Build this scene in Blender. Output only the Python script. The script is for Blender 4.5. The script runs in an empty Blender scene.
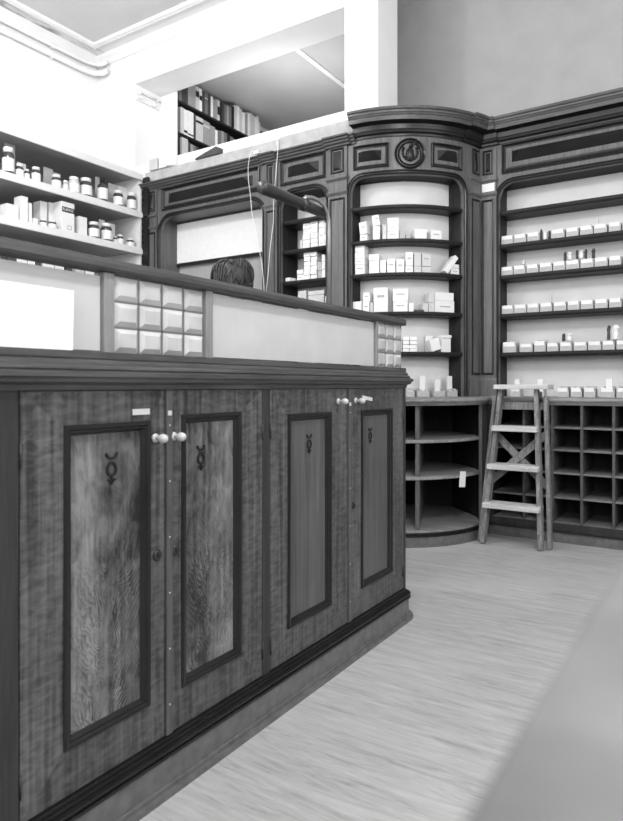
import bpy, bmesh, math, random
from mathutils import Vector, Matrix
random.seed(7)
PI = math.pi
sc = bpy.context.scene
COL = sc.collection
# ---------------------------------------------------------------- camera geometry (room: x right along shop fittings, y into the room)
TH = math.radians(33); CT, ST = math.cos(TH), math.sin(TH); F = 645.0; CX, HY = 311.5, 385.5; EYE = 1.0
def ray(px, py): 
    x = (px-CX)/F
    return (CT*x-ST, ST*x+CT, (HY-py)/F)
def on_y(px, py, y):
    r = ray(px, py); t = y/r[1]; return (r[0]*t, EYE+r[2]*t)      # x, z on a plane y = const
def on_x(px, py, x):
    r = ray(px, py); t = x/r[0]; return (r[1]*t, EYE+r[2]*t)      # y, z on a plane x = const
cam = bpy.data.cameras.new('camera'); co = bpy.data.objects.new('camera', cam); COL.objects.link(co)
co.location = (0, 0, EYE); co.rotation_euler = (PI/2, 0, TH)
cam.sensor_fit = 'HORIZONTAL'; cam.sensor_width = 36; cam.lens = 36*F/623; cam.shift_y = -(410.5-HY)/623
cam.clip_start = 0.02
cam.dof.use_dof = True; cam.dof.focus_distance = 2.9; cam.dof.aperture_fstop = 6.5
sc.camera = co
sc.view_settings.view_transform = 'Standard'; sc.view_settings.look = 'None'
sc.view_settings.gamma = 1; sc.view_settings.use_curve_mapping = False
sc.view_settings.exposure = 0.0
sc.cycles.use_denoising = True
sc.cycles.max_bounces = 8; sc.cycles.diffuse_bounces = 3

# ---------------------------------------------------------------- materials
def nodes(name):
    m = bpy.data.materials.new(name); m.use_nodes = True
    nt = m.node_tree; b = nt.nodes['Principled BSDF']
    return m, nt, b
def g(v): return (v, v, v, 1)
def N(nt, t, **k):
    n = nt.nodes.new(t)
    for a, b in k.items():
        if hasattr(n, a): setattr(n, a, b)
    return n
def mth(nt, op, a, b=None, c=None):
    n = nt.nodes.new('ShaderNodeMath'); n.operation = op
    for i, v in enumerate((a, b, c)):
        if v is None: continue
        if isinstance(v, (int, float)): n.inputs[i].default_value = v
        else: nt.links.new(v, n.inputs[i])
    return n.outputs[0]
def ramp(nt, fac, stops):
    r = nt.nodes.new('ShaderNodeValToRGB')
    while len(r.color_ramp.elements) < len(stops): r.color_ramp.elements.new(.5)
    for e, (p, v) in zip(r.color_ramp.elements, stops): e.position = p; e.color = g(v)
    nt.links.new(fac, r.inputs[0]); return r.outputs[0]
def noise(nt, vec, scale, detail=4, rough=.55, dist=0):
    n = nt.nodes.new('ShaderNodeTexNoise'); n.inputs['Scale'].default_value = scale
    n.inputs['Detail'].default_value = detail; n.inputs['Roughness'].default_value = rough; n.inputs['Distortion'].default_value = dist
    nt.links.new(vec, n.inputs['Vector']); return n.outputs['Fac']
def mapping(nt, vec, sc3, rot=(0,0,0), loc=(0,0,0)):
    n = nt.nodes.new('ShaderNodeMapping'); n.inputs['Scale'].default_value = sc3
    n.inputs['Rotation'].default_value = rot; n.inputs['Location'].default_value = loc
    nt.links.new(vec, n.inputs['Vector']); return n.outputs[0]
def objco(nt): return nt.nodes.new('ShaderNodeTexCoord').outputs['Object']
def plain(name, v, rough=.6, spec=.3, var=.04, scale=12, metal=0, bump=0):
    m, nt, b = nodes(name)
    f = noise(nt, objco(nt), scale)
    nt.links.new(ramp(nt, f, [(.3, max(0, v*(1-var))), (.7, min(1, v*(1+var)))]), b.inputs['Base Color'])
    b.inputs['Roughness'].default_value = rough; b.inputs['Specular IOR Level'].default_value = spec
    b.inputs['Metallic'].default_value = metal
    if bump:
        bn = nt.nodes.new('ShaderNodeBump'); bn.inputs['Strength'].default_value = bump; bn.inputs['Distance'].default_value = .01
        nt.links.new(f, bn.inputs['Height']); nt.links.new(bn.outputs[0], b.inputs['Normal'])
    return m
def wood(name, lo, hi, s3=(30,30,1.6), rough=.38, spec=.45, wear=0):
    m, nt, b = nodes(name); c = objco(nt)
    a = noise(nt, mapping(nt, c, s3), 1.6, 6, .65, .4)
    d = noise(nt, mapping(nt, c, tuple(x*4 for x in s3)), 2.2, 3, .6)
    e = noise(nt, c, 2.2, 2)
    f = mth(nt, 'ADD', mth(nt, 'MULTIPLY', a, .55), mth(nt, 'ADD', mth(nt, 'MULTIPLY', d, .25), mth(nt, 'MULTIPLY', e, .2)))
    if wear:
        w = noise(nt, c, 38, 5, .7)
        f = mth(nt, 'ADD', f, mth(nt, 'MULTIPLY', mth(nt, 'GREATER_THAN', w, .62), wear))
    nt.links.new(ramp(nt, f, [(.36, lo), (.64, hi)]), b.inputs['Base Color'])
    nt.links.new(ramp(nt, d, [(.3, rough-.06), (.7, rough+.1)]), b.inputs['Roughness'])
    b.inputs['Specular IOR Level'].default_value = spec
    return m
def ripple(name, lo, hi, rot, rough=.36):       # rippled cross-banded veneer of the counter doors
    m, nt, b = nodes(name); c = objco(nt)
    w = noise(nt, mapping(nt, c, (10, 26, 70), rot), 1.0, 3, .55, .4)
    v = noise(nt, mapping(nt, c, (30, 55, 1.6), (rot[0]-.22, 0, 0)), 1.2, 5, .6)
    l = noise(nt, mapping(nt, c, (4, 4, 3)), 1.0, 2)
    t = mth(nt, 'ADD', mth(nt, 'MULTIPLY', w, 1.0), mth(nt, 'ADD', mth(nt, 'MULTIPLY', v, 1.5), mth(nt, 'MULTIPLY', l, .4)))
    f = mth(nt, 'SUBTRACT', t, 1.0)
    nt.links.new(ramp(nt, f, [(.2, lo), (.8, hi)]), b.inputs['Base Color'])
    b.inputs['Roughness'].default_value = rough; b.inputs['Specular IOR Level'].default_value = .45
    return m
def flame(name, yc, lo, hi, z0, flip=1):                 # crotch-figured panel: plumes fanning out from a dark spine
    m, nt, b = nodes(name); c = objco(nt)
    sp = nt.nodes.new('ShaderNodeSeparateXYZ'); nt.links.new(c, sp.inputs[0])
    y, z = sp.outputs[1], sp.outputs[2]
    big = noise(nt, mapping(nt, c, (1, 5, 3.0)), 1.3, 3)
    mid = noise(nt, mapping(nt, c, (1, 16, 9)), 1.4, 4, .6, 1.0)
    fine = noise(nt, mapping(nt, c, (1, 70, 30)), 1.4, 5, .65, .6)
    spine = mth(nt, 'ADD', yc, mth(nt, 'MULTIPLY', mth(nt, 'SUBTRACT', noise(nt, mapping(nt, c, (0, 0, 6)), 1.0, 2), .5), .10))
    yo = mth(nt, 'SUBTRACT', y, spine)
    ab = mth(nt, 'ABSOLUTE', mth(nt, 'ADD', yo, mth(nt, 'MULTIPLY', mth(nt, 'SUBTRACT', mid, .5), .05)))
    sq = mth(nt, 'SQRT', mth(nt, 'ADD', ab, .0004))
    ph = mth(nt, 'SUBTRACT', mth(nt, 'MULTIPLY', z, 300), mth(nt, 'MULTIPLY', sq, 270))
    ph = mth(nt, 'ADD', ph, mth(nt, 'MULTIPLY', fine, 4)); ph = mth(nt, 'ADD', ph, mth(nt, 'MULTIPLY', mid, 9)); ph = mth(nt, 'ADD', ph, mth(nt, 'MULTIPLY', big, 14))
    st = mth(nt, 'SINE', ph)
    patch = ramp(nt, noise(nt, mapping(nt, c, (1, 9, 4), (0,0,0), (0,.3,.2)), 1.5, 2), [(.4, .25), (.6, 1)])
    amp = mth(nt, 'MULTIPLY', mth(nt, 'MULTIPLY', ramp(nt, z, [(z0+.05, 1), (z0+.36, .7), (z0+.48, .08)]), patch), ramp(nt, ab, [(.0, .2), (.015, 1), (.06, .9), (.11, .35)]))
    str8 = noise(nt, mapping(nt, c, (1, 45, 2.0), (.12, 0, 0)), 1.2, 5, .65)
    side = ramp(nt, mth(nt, 'ADD', mth(nt, 'MULTIPLY', yo, -3.5*flip), .5), [(.15, .0), (.45, .0), (.70, .30), (1, .22)])
    f = mth(nt, 'MULTIPLY', mth(nt, 'MULTIPLY', st, amp), .30)
    for q, k in ((str8, 1.1), (fine, .45), (big, .9), (mid, 1.1)): f = mth(nt, 'ADD', f, mth(nt, 'MULTIPLY', mth(nt, 'SUBTRACT', q, .5), k))
    f = mth(nt, 'ADD', mth(nt, 'ADD', f, .32), side)
    nt.links.new(ramp(nt, f, [(.1, lo), (.5, (lo+hi)*.40), (.95, hi)]), b.inputs['Base Color'])
    b.inputs['Roughness'].default_value = .34; b.inputs['Specular IOR Level'].default_value = .45
    return m
M = {}
M['wood'] = wood('dark_mahogany', .06, .165, spec=.35)
M['wood_dk'] = wood('dark_post_mahogany', .018, .05, spec=.25)
M['wood_h'] = wood('dark_mahogany_horizontal', .035, .10, (1.6, 30, 30))
M['wood_y'] = wood('dark_mahogany_lengthwise', .024, .09, (30, 1.6, 30), spec=.4)
M['wood_deep'] = wood('black_brown_wood', .008, .024, (1.6, 30, 30), .42, .2)
M['wood_lower'] = wood('worn_cabinet_wood', .05, .15, (20, 20, 3), .45, .4)
M['shelf_worn'] = wood('worn_shelf_board', .12, .34, (2, 26, 30), .5, .4)
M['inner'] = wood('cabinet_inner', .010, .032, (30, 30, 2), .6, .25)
M['pigeon'] = wood('pigeonhole_board', .10, .22, (4, 20, 20), .55, .3)
M['divider'] = wood('pigeonhole_divider', .04, .11, (20, 4, 20), .55, .3)
M['stile'] = ripple('ripple_veneer_stile', .026, .13, (.22, 0, 0))
M['rail'] = ripple('ripple_veneer_rail', .024, .11, (1.2, 0, 0))
M['mould'] = plain('mahogany_moulding_and_shade', .014, .3, .32, .25, 9)  # dark mouldings; also painted-in shade on frieze slabs and cornice undersides
M['panel_plain'] = wood('straight_grain_panel', .04, .12, (1, 34, 1.4))
M['brass'] = plain('worn_bright_metal', .62, .28, .5, .1, 60, .85)
M['iron'] = plain('dark_iron', .05, .4, .5, .2, 30, .6)
M['white_knob'] = plain('pale_knob', .52, .25, .5, .08, 40)
M['strip'] = wood('meeting_strip_wood', .05, .11, (30, 30, 2), .4, .4)
M['skirt'] = plain('grey_skirting_paint', .125, .4, .4, .22, 30)
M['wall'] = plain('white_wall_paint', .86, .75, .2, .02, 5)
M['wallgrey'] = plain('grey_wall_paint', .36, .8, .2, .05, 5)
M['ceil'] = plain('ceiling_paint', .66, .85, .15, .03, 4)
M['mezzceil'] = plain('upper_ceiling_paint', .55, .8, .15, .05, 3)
M['pipe'] = plain('white_pipe_paint', .88, .4, .4, .03, 20)
M['back'] = plain('pale_grey_back_paint', .66, .7, .2, .05, 6)
M['blind'] = plain('white_blind_cloth', .80, .8, .1, .03, 30)
M['dust'] = plain('dusty_board', .46, .85, .1, .14, 14)
M['shelfpaint'] = plain('light_grey_shelf_paint', .74, .5, .3, .03, 15)
M['shelfboard'] = plain('shaded_shelf_board', .46, .6, .2, .06, 10)  # darker than the front edges: underside shade put into the board colour
M['shelfback'] = plain('grey_shelf_back', .40, .7, .2, .06, 8)
M['black'] = plain('black_metal', .012, .45, .4, .2, 40)
M['card'] = plain('white_card', .78, .6, .25, .03, 20)
M['card2'] = plain('off_white_card', .56, .65, .2, .05, 20)
M['tray'] = plain('tray_card', .44, .65, .2, .12, 90)
M['cardgrey'] = plain('grey_card', .42, .7, .2, .06, 20)
M['carddark'] = plain('dark_card', .07, .6, .3, .2, 30)
M['ink'] = plain('black_ink', .02, .7, .2, .1, 30)
M['printgrey'] = plain('grey_print', .38, .7, .2, .1, 60)
M['ladder'] = wood('worn_ladder_wood', .075, .30, (26, 26, 2.2), .6, .25, .18)
M['tread'] = wood('scuffed_tread_wood', .34, .66, (2.5, 30, 26), .6, .25, .1)
M['frost'] = plain('frosted_pane', .52, .38, .4, .05, 9)
M['sheet'] = plain('white_paper_sheet', .93, .7, .2, .01, 6)
M['post'] = wood('screen_post_wood', .16, .30, (30, 30, 2), .35, .45)
M['lampm'] = plain('dull_grey_enamel', .03, .35, .5, .15, 20)
M['lamptube'] = plain('lamp_pole_metal', .24, .3, .5, .1, 20, .5)
M['cord'] = plain('white_flex', .8, .5, .3, .03, 20)
M['skin'] = plain('skin', .45, .5, .3, .05, 12)
M['coat'] = plain('dark_cloth', .12, .85, .1, .15, 60)
M['rope'] = wood('carved_rope_wood', .03, .1, (60, 30, 30))
def mk_hair():
    m, nt, b = nodes('dark_hair'); c = objco(nt)
    f = noise(nt, mapping(nt, c, (60, 60, 8)), 2.5, 4, .6, .8)
    nt.links.new(ramp(nt, f, [(.35, .012), (.7, .05)]), b.inputs['Base Color'])
    b.inputs['Roughness'].default_value = .5
    bn = nt.nodes.new('ShaderNodeBump'); bn.inputs['Strength'].default_value = .5; bn.inputs['Distance'].default_value = .01
    nt.links.new(f, bn.inputs['Height']); nt.links.new(bn.outputs[0], b.inputs['Normal'])
    return m
M['hair'] = mk_hair()
def mk_glass():
    m, nt, b = nodes('bevelled_glass')
    c = objco(nt); f = noise(nt, c, 7, 2)
    nt.links.new(ramp(nt, f, [(.35, .44), (.65, .60)]), b.inputs['Base Color'])
    b.inputs['Roughness'].default_value = .06; b.inputs['Specular IOR Level'].default_value = 1.0
    b.inputs['Coat Weight'].default_value = .4
    return m
M['bevel'] = mk_glass()
def mk_jarglass():
    m, nt, b = nodes('brown_jar_glass')
    nt.links.new(ramp(nt, noise(nt, objco(nt), 30), [(.3, .03), (.7, .07)]), b.inputs['Base Color'])
    b.inputs['Roughness'].default_value = .12; b.inputs['Specular IOR Level'].default_value = .6
    return m
M['jar'] = mk_jarglass()
def mk_window():
    m, nt, b = nodes('window_glass'); b.inputs['Roughness'].default_value = .02
    b.inputs['Transmission Weight'].default_value = 1; b.inputs['IOR'].default_value = 1.05
    return m
M['window'] = mk_window()
def mk_floor():
    m, nt, b = nodes('marbled_linoleum'); c = objco(nt)
    a = noise(nt, mapping(nt, c, (1.5, 13, 1), (0, 0, .03)), 2.0, 7, .68, 1.2)
    d = noise(nt, mapping(nt, c, (5, 34, 1), (0, 0, -.05)), 2.0, 5, .7, .6)
    e = noise(nt, c, 1.1, 3)
    f = mth(nt, 'ADD', mth(nt, 'MULTIPLY', a, .55), mth(nt, 'ADD', mth(nt, 'MULTIPLY', d, .3), mth(nt, 'MULTIPLY', e, .15)))
    nt.links.new(ramp(nt, f, [(.33, .25), (.45, .39), (.62, .52)]), b.inputs['Base Color'])
    b.inputs['Roughness'].default_value = .42; b.inputs['Specular IOR Level'].default_value = .4
    return m
M['floor'] = mk_floor()
def mk_desk():
    m, nt, b = nodes('worn_grey_counter_top'); c = objco(nt)
    f = noise(nt, c, 7, 3, .5, .4)
    nt.links.new(ramp(nt, f, [(.3, .11), (.7, .24)]), b.inputs['Base Color'])
    b.inputs['Roughness'].default_value = .3; b.inputs['Specular IOR Level'].default_value = .5
    return m
M['desk'] = mk_desk()
BOOK = [plain('book_cloth_%s' % n, v, .7, .2, .08, 30) for n, v in (('black', .02), ('dark', .06), ('mid', .16), ('grey', .32), ('pale', .58), ('white', .82))]

# ---------------------------------------------------------------- paths and mesh builder
class Line:
    def __init__(s, x, y, ang=0.0): s.o = (x, y); s.t = (math.cos(ang), math.sin(ang)); s.n = (math.sin(ang), -math.cos(ang)); s.curved = False
    def pt(s, k, d, z): return (s.o[0]+s.t[0]*k+s.n[0]*d, s.o[1]+s.t[1]*k+s.n[1]*d, z)
class Arc:
    def __init__(s, cx, cy, R): s.c = (cx, cy); s.R = R; s.curved = True
    def pt(s, k, d, z):
        a = k/s.R; r = s.R+d
        return (s.c[0]+r*math.sin(a), s.c[1]-r*math.cos(a), z)
class MB:
    def __init__(s): s.v = []; s.f = []; s.m = []; s.sm = []
    def add(s, vs, fs, mi=0, smooth=False):
        k = len(s.v); s.v += [tuple(v) for v in vs]
        for f in fs: s.f.append([k+i for i in f]); s.m.append(mi); s.sm.append(smooth)
        return s
    def box(s, x0, x1, y0, y1, z0, z1, mi=0):
        return s.add([(x, y, z) for z in (z0, z1) for y in (y0, y1) for x in (x0, x1)],
                     [(0,2,3,1), (4,5,7,6), (0,1,5,4), (2,6,7,3), (0,4,6,2), (1,3,7,5)], mi)
    def obox(s, c, size, rz=0, ry=0, rx=0, mi=0):       # centre of base
        R = Matrix.Rotation(rz, 3, 'Z') @ Matrix.Rotation(ry, 3, 'Y') @ Matrix.Rotation(rx, 3, 'X')
        w, d, h = size; vs = []
        for z in (0, h):
            for y in (-d/2, d/2):
                for x in (-w/2, w/2): vs.append(Vector(c)+R @ Vector((x, y, z)))
        return s.add(vs, [(0,2,3,1), (4,5,7,6), (0,1,5,4), (2,6,7,3), (0,4,6,2), (1,3,7,5)], mi)
    def bar(s, a, b, w, t, up=(0,0,1), mi=0):           # rectangular bar from a to b; w along side, t along the third axis
        a, b = Vector(a), Vector(b); d = (b-a).normalized(); sd = d.cross(Vector(up)).normalized(); tt = sd.cross(d)
        vs = [p+sd*(w/2*i)+tt*(t/2*j) for p in (a, b) for j in (-1, 1) for i in (-1, 1)]
        return s.add(vs, [(0,2,3,1), (4,5,7,6), (0,1,5,4), (2,6,7,3), (0,4,6,2), (1,3,7,5)], mi)
    def prism(s, poly, z0, z1, mi=0):
        n = len(poly)
        return s.add([(x, y, z0) for x, y in poly]+[(x, y, z1) for x, y in poly],
                     [tuple(range(n))[::-1], tuple(range(n, 2*n))]+[(i, (i+1) % n, n+(i+1) % n, n+i) for i in range(n)], mi)
    def loft(s, rings, closed=True, caps=True, mi=0, smooth=False, loop=False):
        n = len(rings[0]); vs = [p for r in rings for p in r]; fs = []; m = len(rings)
        for i in range(m if loop else m-1):
            j = (i+1) % m
            for k in range(n if closed else n-1):
                q = (k+1) % n; fs.append((i*n+k, i*n+q, j*n+q, j*n+k))
        if caps and not loop: fs += [tuple(range(n))[::-1], tuple(range((m-1)*n, m*n))]
        return s.add(vs, fs, mi, smooth)
    def tube(s, pts, r, n=10, mi=0, smooth=True):
        pts = [Vector(p) for p in pts]; rings = []; ref = Vector((.3, .2, 1))
        for i, p in enumerate(pts):
            d = (pts[min(i+1, len(pts)-1)]-pts[max(i-1, 0)]).normalized()
            if i == 0:
                a = d.cross(ref)
                if a.length < .1: a = d.cross(Vector((1, 0, .2)))
            else: a = a-d*a.dot(d)
            a.normalize(); b = d.cross(a); rr = r[i] if isinstance(r, (list, tuple)) else r
            rings.append([p+a*(rr*math.cos(2*PI*k/n))+b*(rr*math.sin(2*PI*k/n)) for k in range(n)])
        return s.loft(rings, True, True, mi, smooth)
    def lathe(s, prof, c=(0,0,0), axis=(0,0,1), n=18, mi=0, smooth=True):   # prof: (r, h) pairs
        ax = Vector(axis).normalized(); a = ax.cross(Vector((0, 1, 0)) if abs(ax.y) < .9 else Vector((1, 0, 0))).normalized(); b = ax.cross(a); c = Vector(c)
        return s.loft([[c+ax*h+a*(max(r, .0003)*math.cos(2*PI*k/n))+b*(max(r, .0003)*math.sin(2*PI*k/n)) for k in range(n)] for r, h in prof], True, True, mi, smooth)
    # --- shapes along a path (s along, d towards the viewer, z up)
    def plate(s, P, s0, s1, z0, z1, d0, d1, mi=0, n=None):
        n = n or (max(2, int(abs(s1-s0)/.035)) if P.curved else 1); rings = []
        for i in range(n+1):
            k = s0+(s1-s0)*i/n; a = z0(k) if callable(z0) else z0; b = z1(k) if callable(z1) else z1
            rings.append([P.pt(k, d1, a), P.pt(k, d1, b), P.pt(k, d0, b), P.pt(k, d0, a)])
        return s.loft(rings, mi=mi)
    def band(s, P, s0, s1, prof, mi=0, smooth=False):
        n = max(2, int(abs(s1-s0)/.03)) if P.curved else 1
        return s.loft([[P.pt(s0+(s1-s0)*i/n, d, z) for d, z in prof] for i in range(n+1)], mi=mi, smooth=smooth)
    def trim(s, P, pts, prof, closed=False, mi=0):       # pts (s,z) outline on the path's face; prof (offset to the left of travel, d)
        n = len(pts); rings = []
        for i, p in enumerate(pts):
            a = pts[(i-1) % n] if (closed or i > 0) else None; b = pts[(i+1) % n] if (closed or i < n-1) else None
            def nm(u, w):
                dx, dz = w[0]-u[0], w[1]-u[1]; L = math.hypot(dx, dz) or 1; return (-dz/L, dx/L)
            if a and b:
                n1, n2 = nm(a, p), nm(p, b); q = 1+n1[0]*n2[0]+n1[1]*n2[1]; q = max(q, .3); o = ((n1[0]+n2[0])/q, (n1[1]+n2[1])/q)
            else: o = nm(p, b) if b else nm(a, p)
            rings.append([P.pt(p[0]+o[0]*w, d, p[1]+o[1]*w) for w, d in prof])
        return s.loft(rings, mi=mi, loop=closed)
    def frame(s, P, s0, s1, z0, z1, prof, mi=0):         # rectangular moulding; profile offsets go inwards
        pts = []; n = max(1, int((s1-s0)/.05)) if P.curved else 1
        pts += [(s0+(s1-s0)*i/n, z0) for i in range(n)]; pts += [(s1, z0)]
        pts += [(s1+(s0-s1)*i/n, z1) for i in range(n)]; pts += [(s0, z1)]
        return s.trim(P, pts, prof, True, mi)
    def hip(s, P, s0, s1, z0, z1, d, h, rz=.8, mi=0):    # raised slab with a ridge and hipped ends
        zr = z0+(z1-z0)*rz; e = min((z1-z0)*.9, (s1-s0)*.3); n = max(1, int((s1-s0)/.05)) if P.curved else 1
        lo = [P.pt(s0+(s1-s0)*i/n, d, z0) for i in range(n+1)]; up = [P.pt(s0+(s1-s0)*i/n, d, z1) for i in range(n+1)]
        rd = [P.pt(s0+e+(s1-s0-2*e)*i/n, d+h, zr) for i in range(n+1)]
        k = n+1; vs = lo+rd+up; fs = []
        for i in range(n): fs += [(i, i+1, k+i+1, k+i), (k+i, k+i+1, 2*k+i+1, 2*k+i), (i+1, i, 2*k+i, 2*k+i+1)]
        fs += [(0, k, 2*k), (n, 2*k+n, k+n)]
        return s.add(vs, fs, mi)
    def build(s, name, mats, parent=None, loc=None, bevel=0, smooth=None, sub=0):
        me = bpy.data.meshes.new(name); base = Vector(loc) if loc is not None else (ORG.get(parent.name, Vector()) if parent else Vector())
        me.from_pydata([tuple(Vector(v)-base) for v in s.v], [], s.f)
        for m in (mats if isinstance(mats, (list, tuple)) else [mats]): me.materials.append(m)
        for p, mi, sm in zip(me.polygons, s.m, s.sm): p.material_index = mi; p.use_smooth = sm if smooth is None else smooth
        bm = bmesh.new(); bm.from_mesh(me); bmesh.ops.recalc_face_normals(bm, faces=bm.faces); bm.to_mesh(me); bm.free()
        o = bpy.data.objects.new(name, me); COL.objects.link(o)
        if parent: o.parent = parent; ORG[o.name] = base
        else: o.location = base; ORG[o.name] = base
        if bevel:
            b = o.modifiers.new('bevel', 'BEVEL'); b.width = bevel; b.segments = 2; b.limit_method = 'ANGLE'; b.angle_limit = .6
        if sub:
            b = o.modifiers.new('subsurf', 'SUBSURF'); b.levels = sub; b.render_levels = sub
        return o
ORG = {}
def tag(o, label, cat, group=None):
    o['label'] = label; o['category'] = cat
    if group: o['group'] = group
    return o
def thing(name, label, cat, loc, group=None):
    o = bpy.data.objects.new(name, None); COL.objects.link(o); o.location = loc; o.empty_display_size = .1
    ORG[o.name] = Vector(loc); return tag(o, label, cat, group)
def structure(o): o['kind'] = 'structure'; return o
def dup(root, loc, label, rz=None):
    r = root.copy(); COL.objects.link(r); r.location = loc; r['label'] = label
    if rz is not None: r.rotation_euler = (0, 0, rz)
    for ch in list(root.children):
        c = ch.copy(); COL.objects.link(c); c.parent = r
        for q in list(ch.children):
            d = q.copy(); COL.objects.link(d); d.parent = c
    return r
ORD = ['', 'first', 'second', 'third', 'fourth', 'fifth', 'sixth', 'seventh', 'eighth', 'ninth', 'tenth', 'eleventh', 'twelfth', 'thirteenth', 'fourteenth', 'fifteenth', 'sixteenth',
       'seventeenth', 'eighteenth', 'nineteenth', 'twentieth']
ORD += ['twenty-'+w for w in ORD[1:10]] + ['thirtieth'] + ['thirty-'+w for w in ORD[1:10]]

# ================================================================ ROOM SHELL
LW, BW, CEIL = -5.16, 4.13, 4.17          # left wall, front plane of back wall, ceiling
RX, FY, BY = 2.7, -2.5, 4.95              # right wall, shop-front wall, deep back wall on the right
structure(MB().box(LW-.1, RX+.1, FY-.1, 6.7, -.1, 0).build('floor', M['floor']))
structure(MB().box(LW-.1, RX+.1, FY-.1, BY+.1, CEIL, CEIL+.1).build('ceiling', M['ceil']))
structure(MB().box(LW-.1, LW, FY-.1, BW+.32, 0, CEIL).build('wall_left', M['wall']))
m = MB(); m.box(RX, RX+.1, FY-.1, .2, 0, CEIL).box(RX, RX+.1, 3.4, BY+.1, 0, CEIL).box(RX, RX+.1, .2, 3.4, 0, .8).box(RX, RX+.1, .2, 3.4, 3.6, CEIL)
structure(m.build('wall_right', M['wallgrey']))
m = MB()
for y in (.2, 1.775, 3.35): m.box(RX+.02, RX+.09, y, y+.05, .8, 3.6)
m.box(RX+.02, RX+.09, .2, 3.4, .8, .85).box(RX+.02, RX+.09, .2, 3.4, 3.55, 3.6)
o = structure(m.build('window_3', M['wood'])); MB().box(RX+.055, RX+.06, .25, 3.35, .85, 3.55).build('window_pane', M['window'], o)
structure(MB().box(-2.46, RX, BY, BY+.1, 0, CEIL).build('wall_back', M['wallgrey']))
structure(MB().box(LW, -4.635, BW, BW+.32, 0, CEIL).build('wall_back_pier', M['wall']))
structure(MB().box(-4.635, -2.115, BW, BW+.32, 3.80, CEIL).build('wall_back_beam', M['wall']))
structure(MB().box(-2.39, -2.115, BW, BW+.32, 3.03, 3.80).build('wall_back_column', M['wall']))
structure(MB().box(-4.635, -2.115, BW, BW+.32, 2.83, 3.03).build('wall_back_sill', M['wall']))
structure(MB().box(-4.635, -2.05, BW+.25, BW+.32, 0, 2.83).build('wall_back_lower', M['wall']))
structure(MB().box(-2.46, -2.37, BW+.32, BY, 2.95, CEIL).build('wall_back_return', M['wallgrey']))
# the mezzanine office seen through the opening
structure(MB().box(-4.75, -2.37, BW+.32, 6.6, 2.85, 2.95).build('floor_mezzanine', M['wall']))
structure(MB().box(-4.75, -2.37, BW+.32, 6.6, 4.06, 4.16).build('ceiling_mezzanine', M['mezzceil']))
structure(MB().box(-4.75, -4.65, BW+.32, 6.6, 2.95, 4.06).build('wall_mezzanine_left', M['wall']))
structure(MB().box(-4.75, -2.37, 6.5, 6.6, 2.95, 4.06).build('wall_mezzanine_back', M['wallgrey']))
structure(MB().box(-2.46, -2.36, BY+.1, 6.5, 2.95, 4.06).build('wall_mezzanine_right', M['wall']))
structure(MB().box(-3.33, -3.28, BW+.4, 6.45, 4.05, 4.06).build('trim_1', M['wall']))
# mouldings of the main ceiling and small cove
P = Line(LW, FY, PI/2)
mold = [(0,0), (.0,.018), (.014,.026), (.03,.02), (.046,.026), (.06,.018), (.06,0)]
o = MB()
o.loft([[(LW+.17+a, y, CEIL-b) for a, b in mold] for y in (FY+.1, BW-.17)])
o.loft([[(x, BW-.17-a, CEIL-b) for a, b in mold] for x in (LW+.17, -2.2)])
structure(o.build('trim_2', M['pipe']))
def mk_stain():
    m, nt, b = nodes('stained_white_paint'); c = objco(nt)
    f = noise(nt, mapping(nt, c, (9, 2.2, 4)), 1.6, 5, .65, .5)
    nt.links.new(ramp(nt, f, [(.34, .22), (.44, .60), (.56, .84)]), b.inputs['Base Color']); b.inputs['Roughness'].default_value = .8
    return m
structure(MB().box(LW, LW+.17, FY, BW-.05, CEIL-.006, CEIL-.0005).build('trim_5', mk_stain()))
structure(MB().box(LW, -2.2, BW-.17, BW, CEIL-.005, CEIL-.0004).build('trim_6', M['wall']))
cove = [(0,0), (.06,0), (.05,-.02), (.025,-.045), (.012,-.075), (.012,-.09), (0,-.09)]
o = MB(); o.loft([[(LW+a, y, CEIL+b) for a, b in cove] for y in (FY, BW)])
o.loft([[(x, BW-a, CEIL+b) for a, b in cove] for x in (LW, -2.115)])
structure(o.build('trim_3', M['wall']))
# panel joint on the reveal of the pier
structure(MB().box(-4.637, -4.626, BW+.005, BW+.30, 3.655, 3.66).build('trim_4', M['back']))
# shop-front wall behind the camera with two display windows
def front_wall():
    m = MB()
    xs = [LW-.1, -4.4, -1.9, -.7, 2.2, RX+.1]
    for i in (0, 2, 4): m.box(xs[i], xs[i+1], FY-.1, FY, 0, CEIL)
    for i in (1, 3): m.box(xs[i], xs[i+1], FY-.1, FY, 0, .7); m.box(xs[i], xs[i+1], FY-.1, FY, 3.6, CEIL)
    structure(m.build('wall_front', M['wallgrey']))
    for k, (a, b) in enumerate(((-4.4, -1.9), (-.7, 2.2)), 1):
        f = MB()
        for x in (a, (a+b)/2-.025, b-.05): f.box(x, x+.05, FY-.09, FY-.02, .7, 3.6)
        f.box(a, b, FY-.09, FY-.02, .7, .75); f.box(a, b, FY-.09, FY-.02, 3.55, 3.6)
        w = structure(f.build('window_%d' % k, M['wood']))
        p = MB().box(a+.05, b-.05, FY-.06, FY-.054, .75, 3.55).build('window_pane', M['window'], w)
front_wall()
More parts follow.
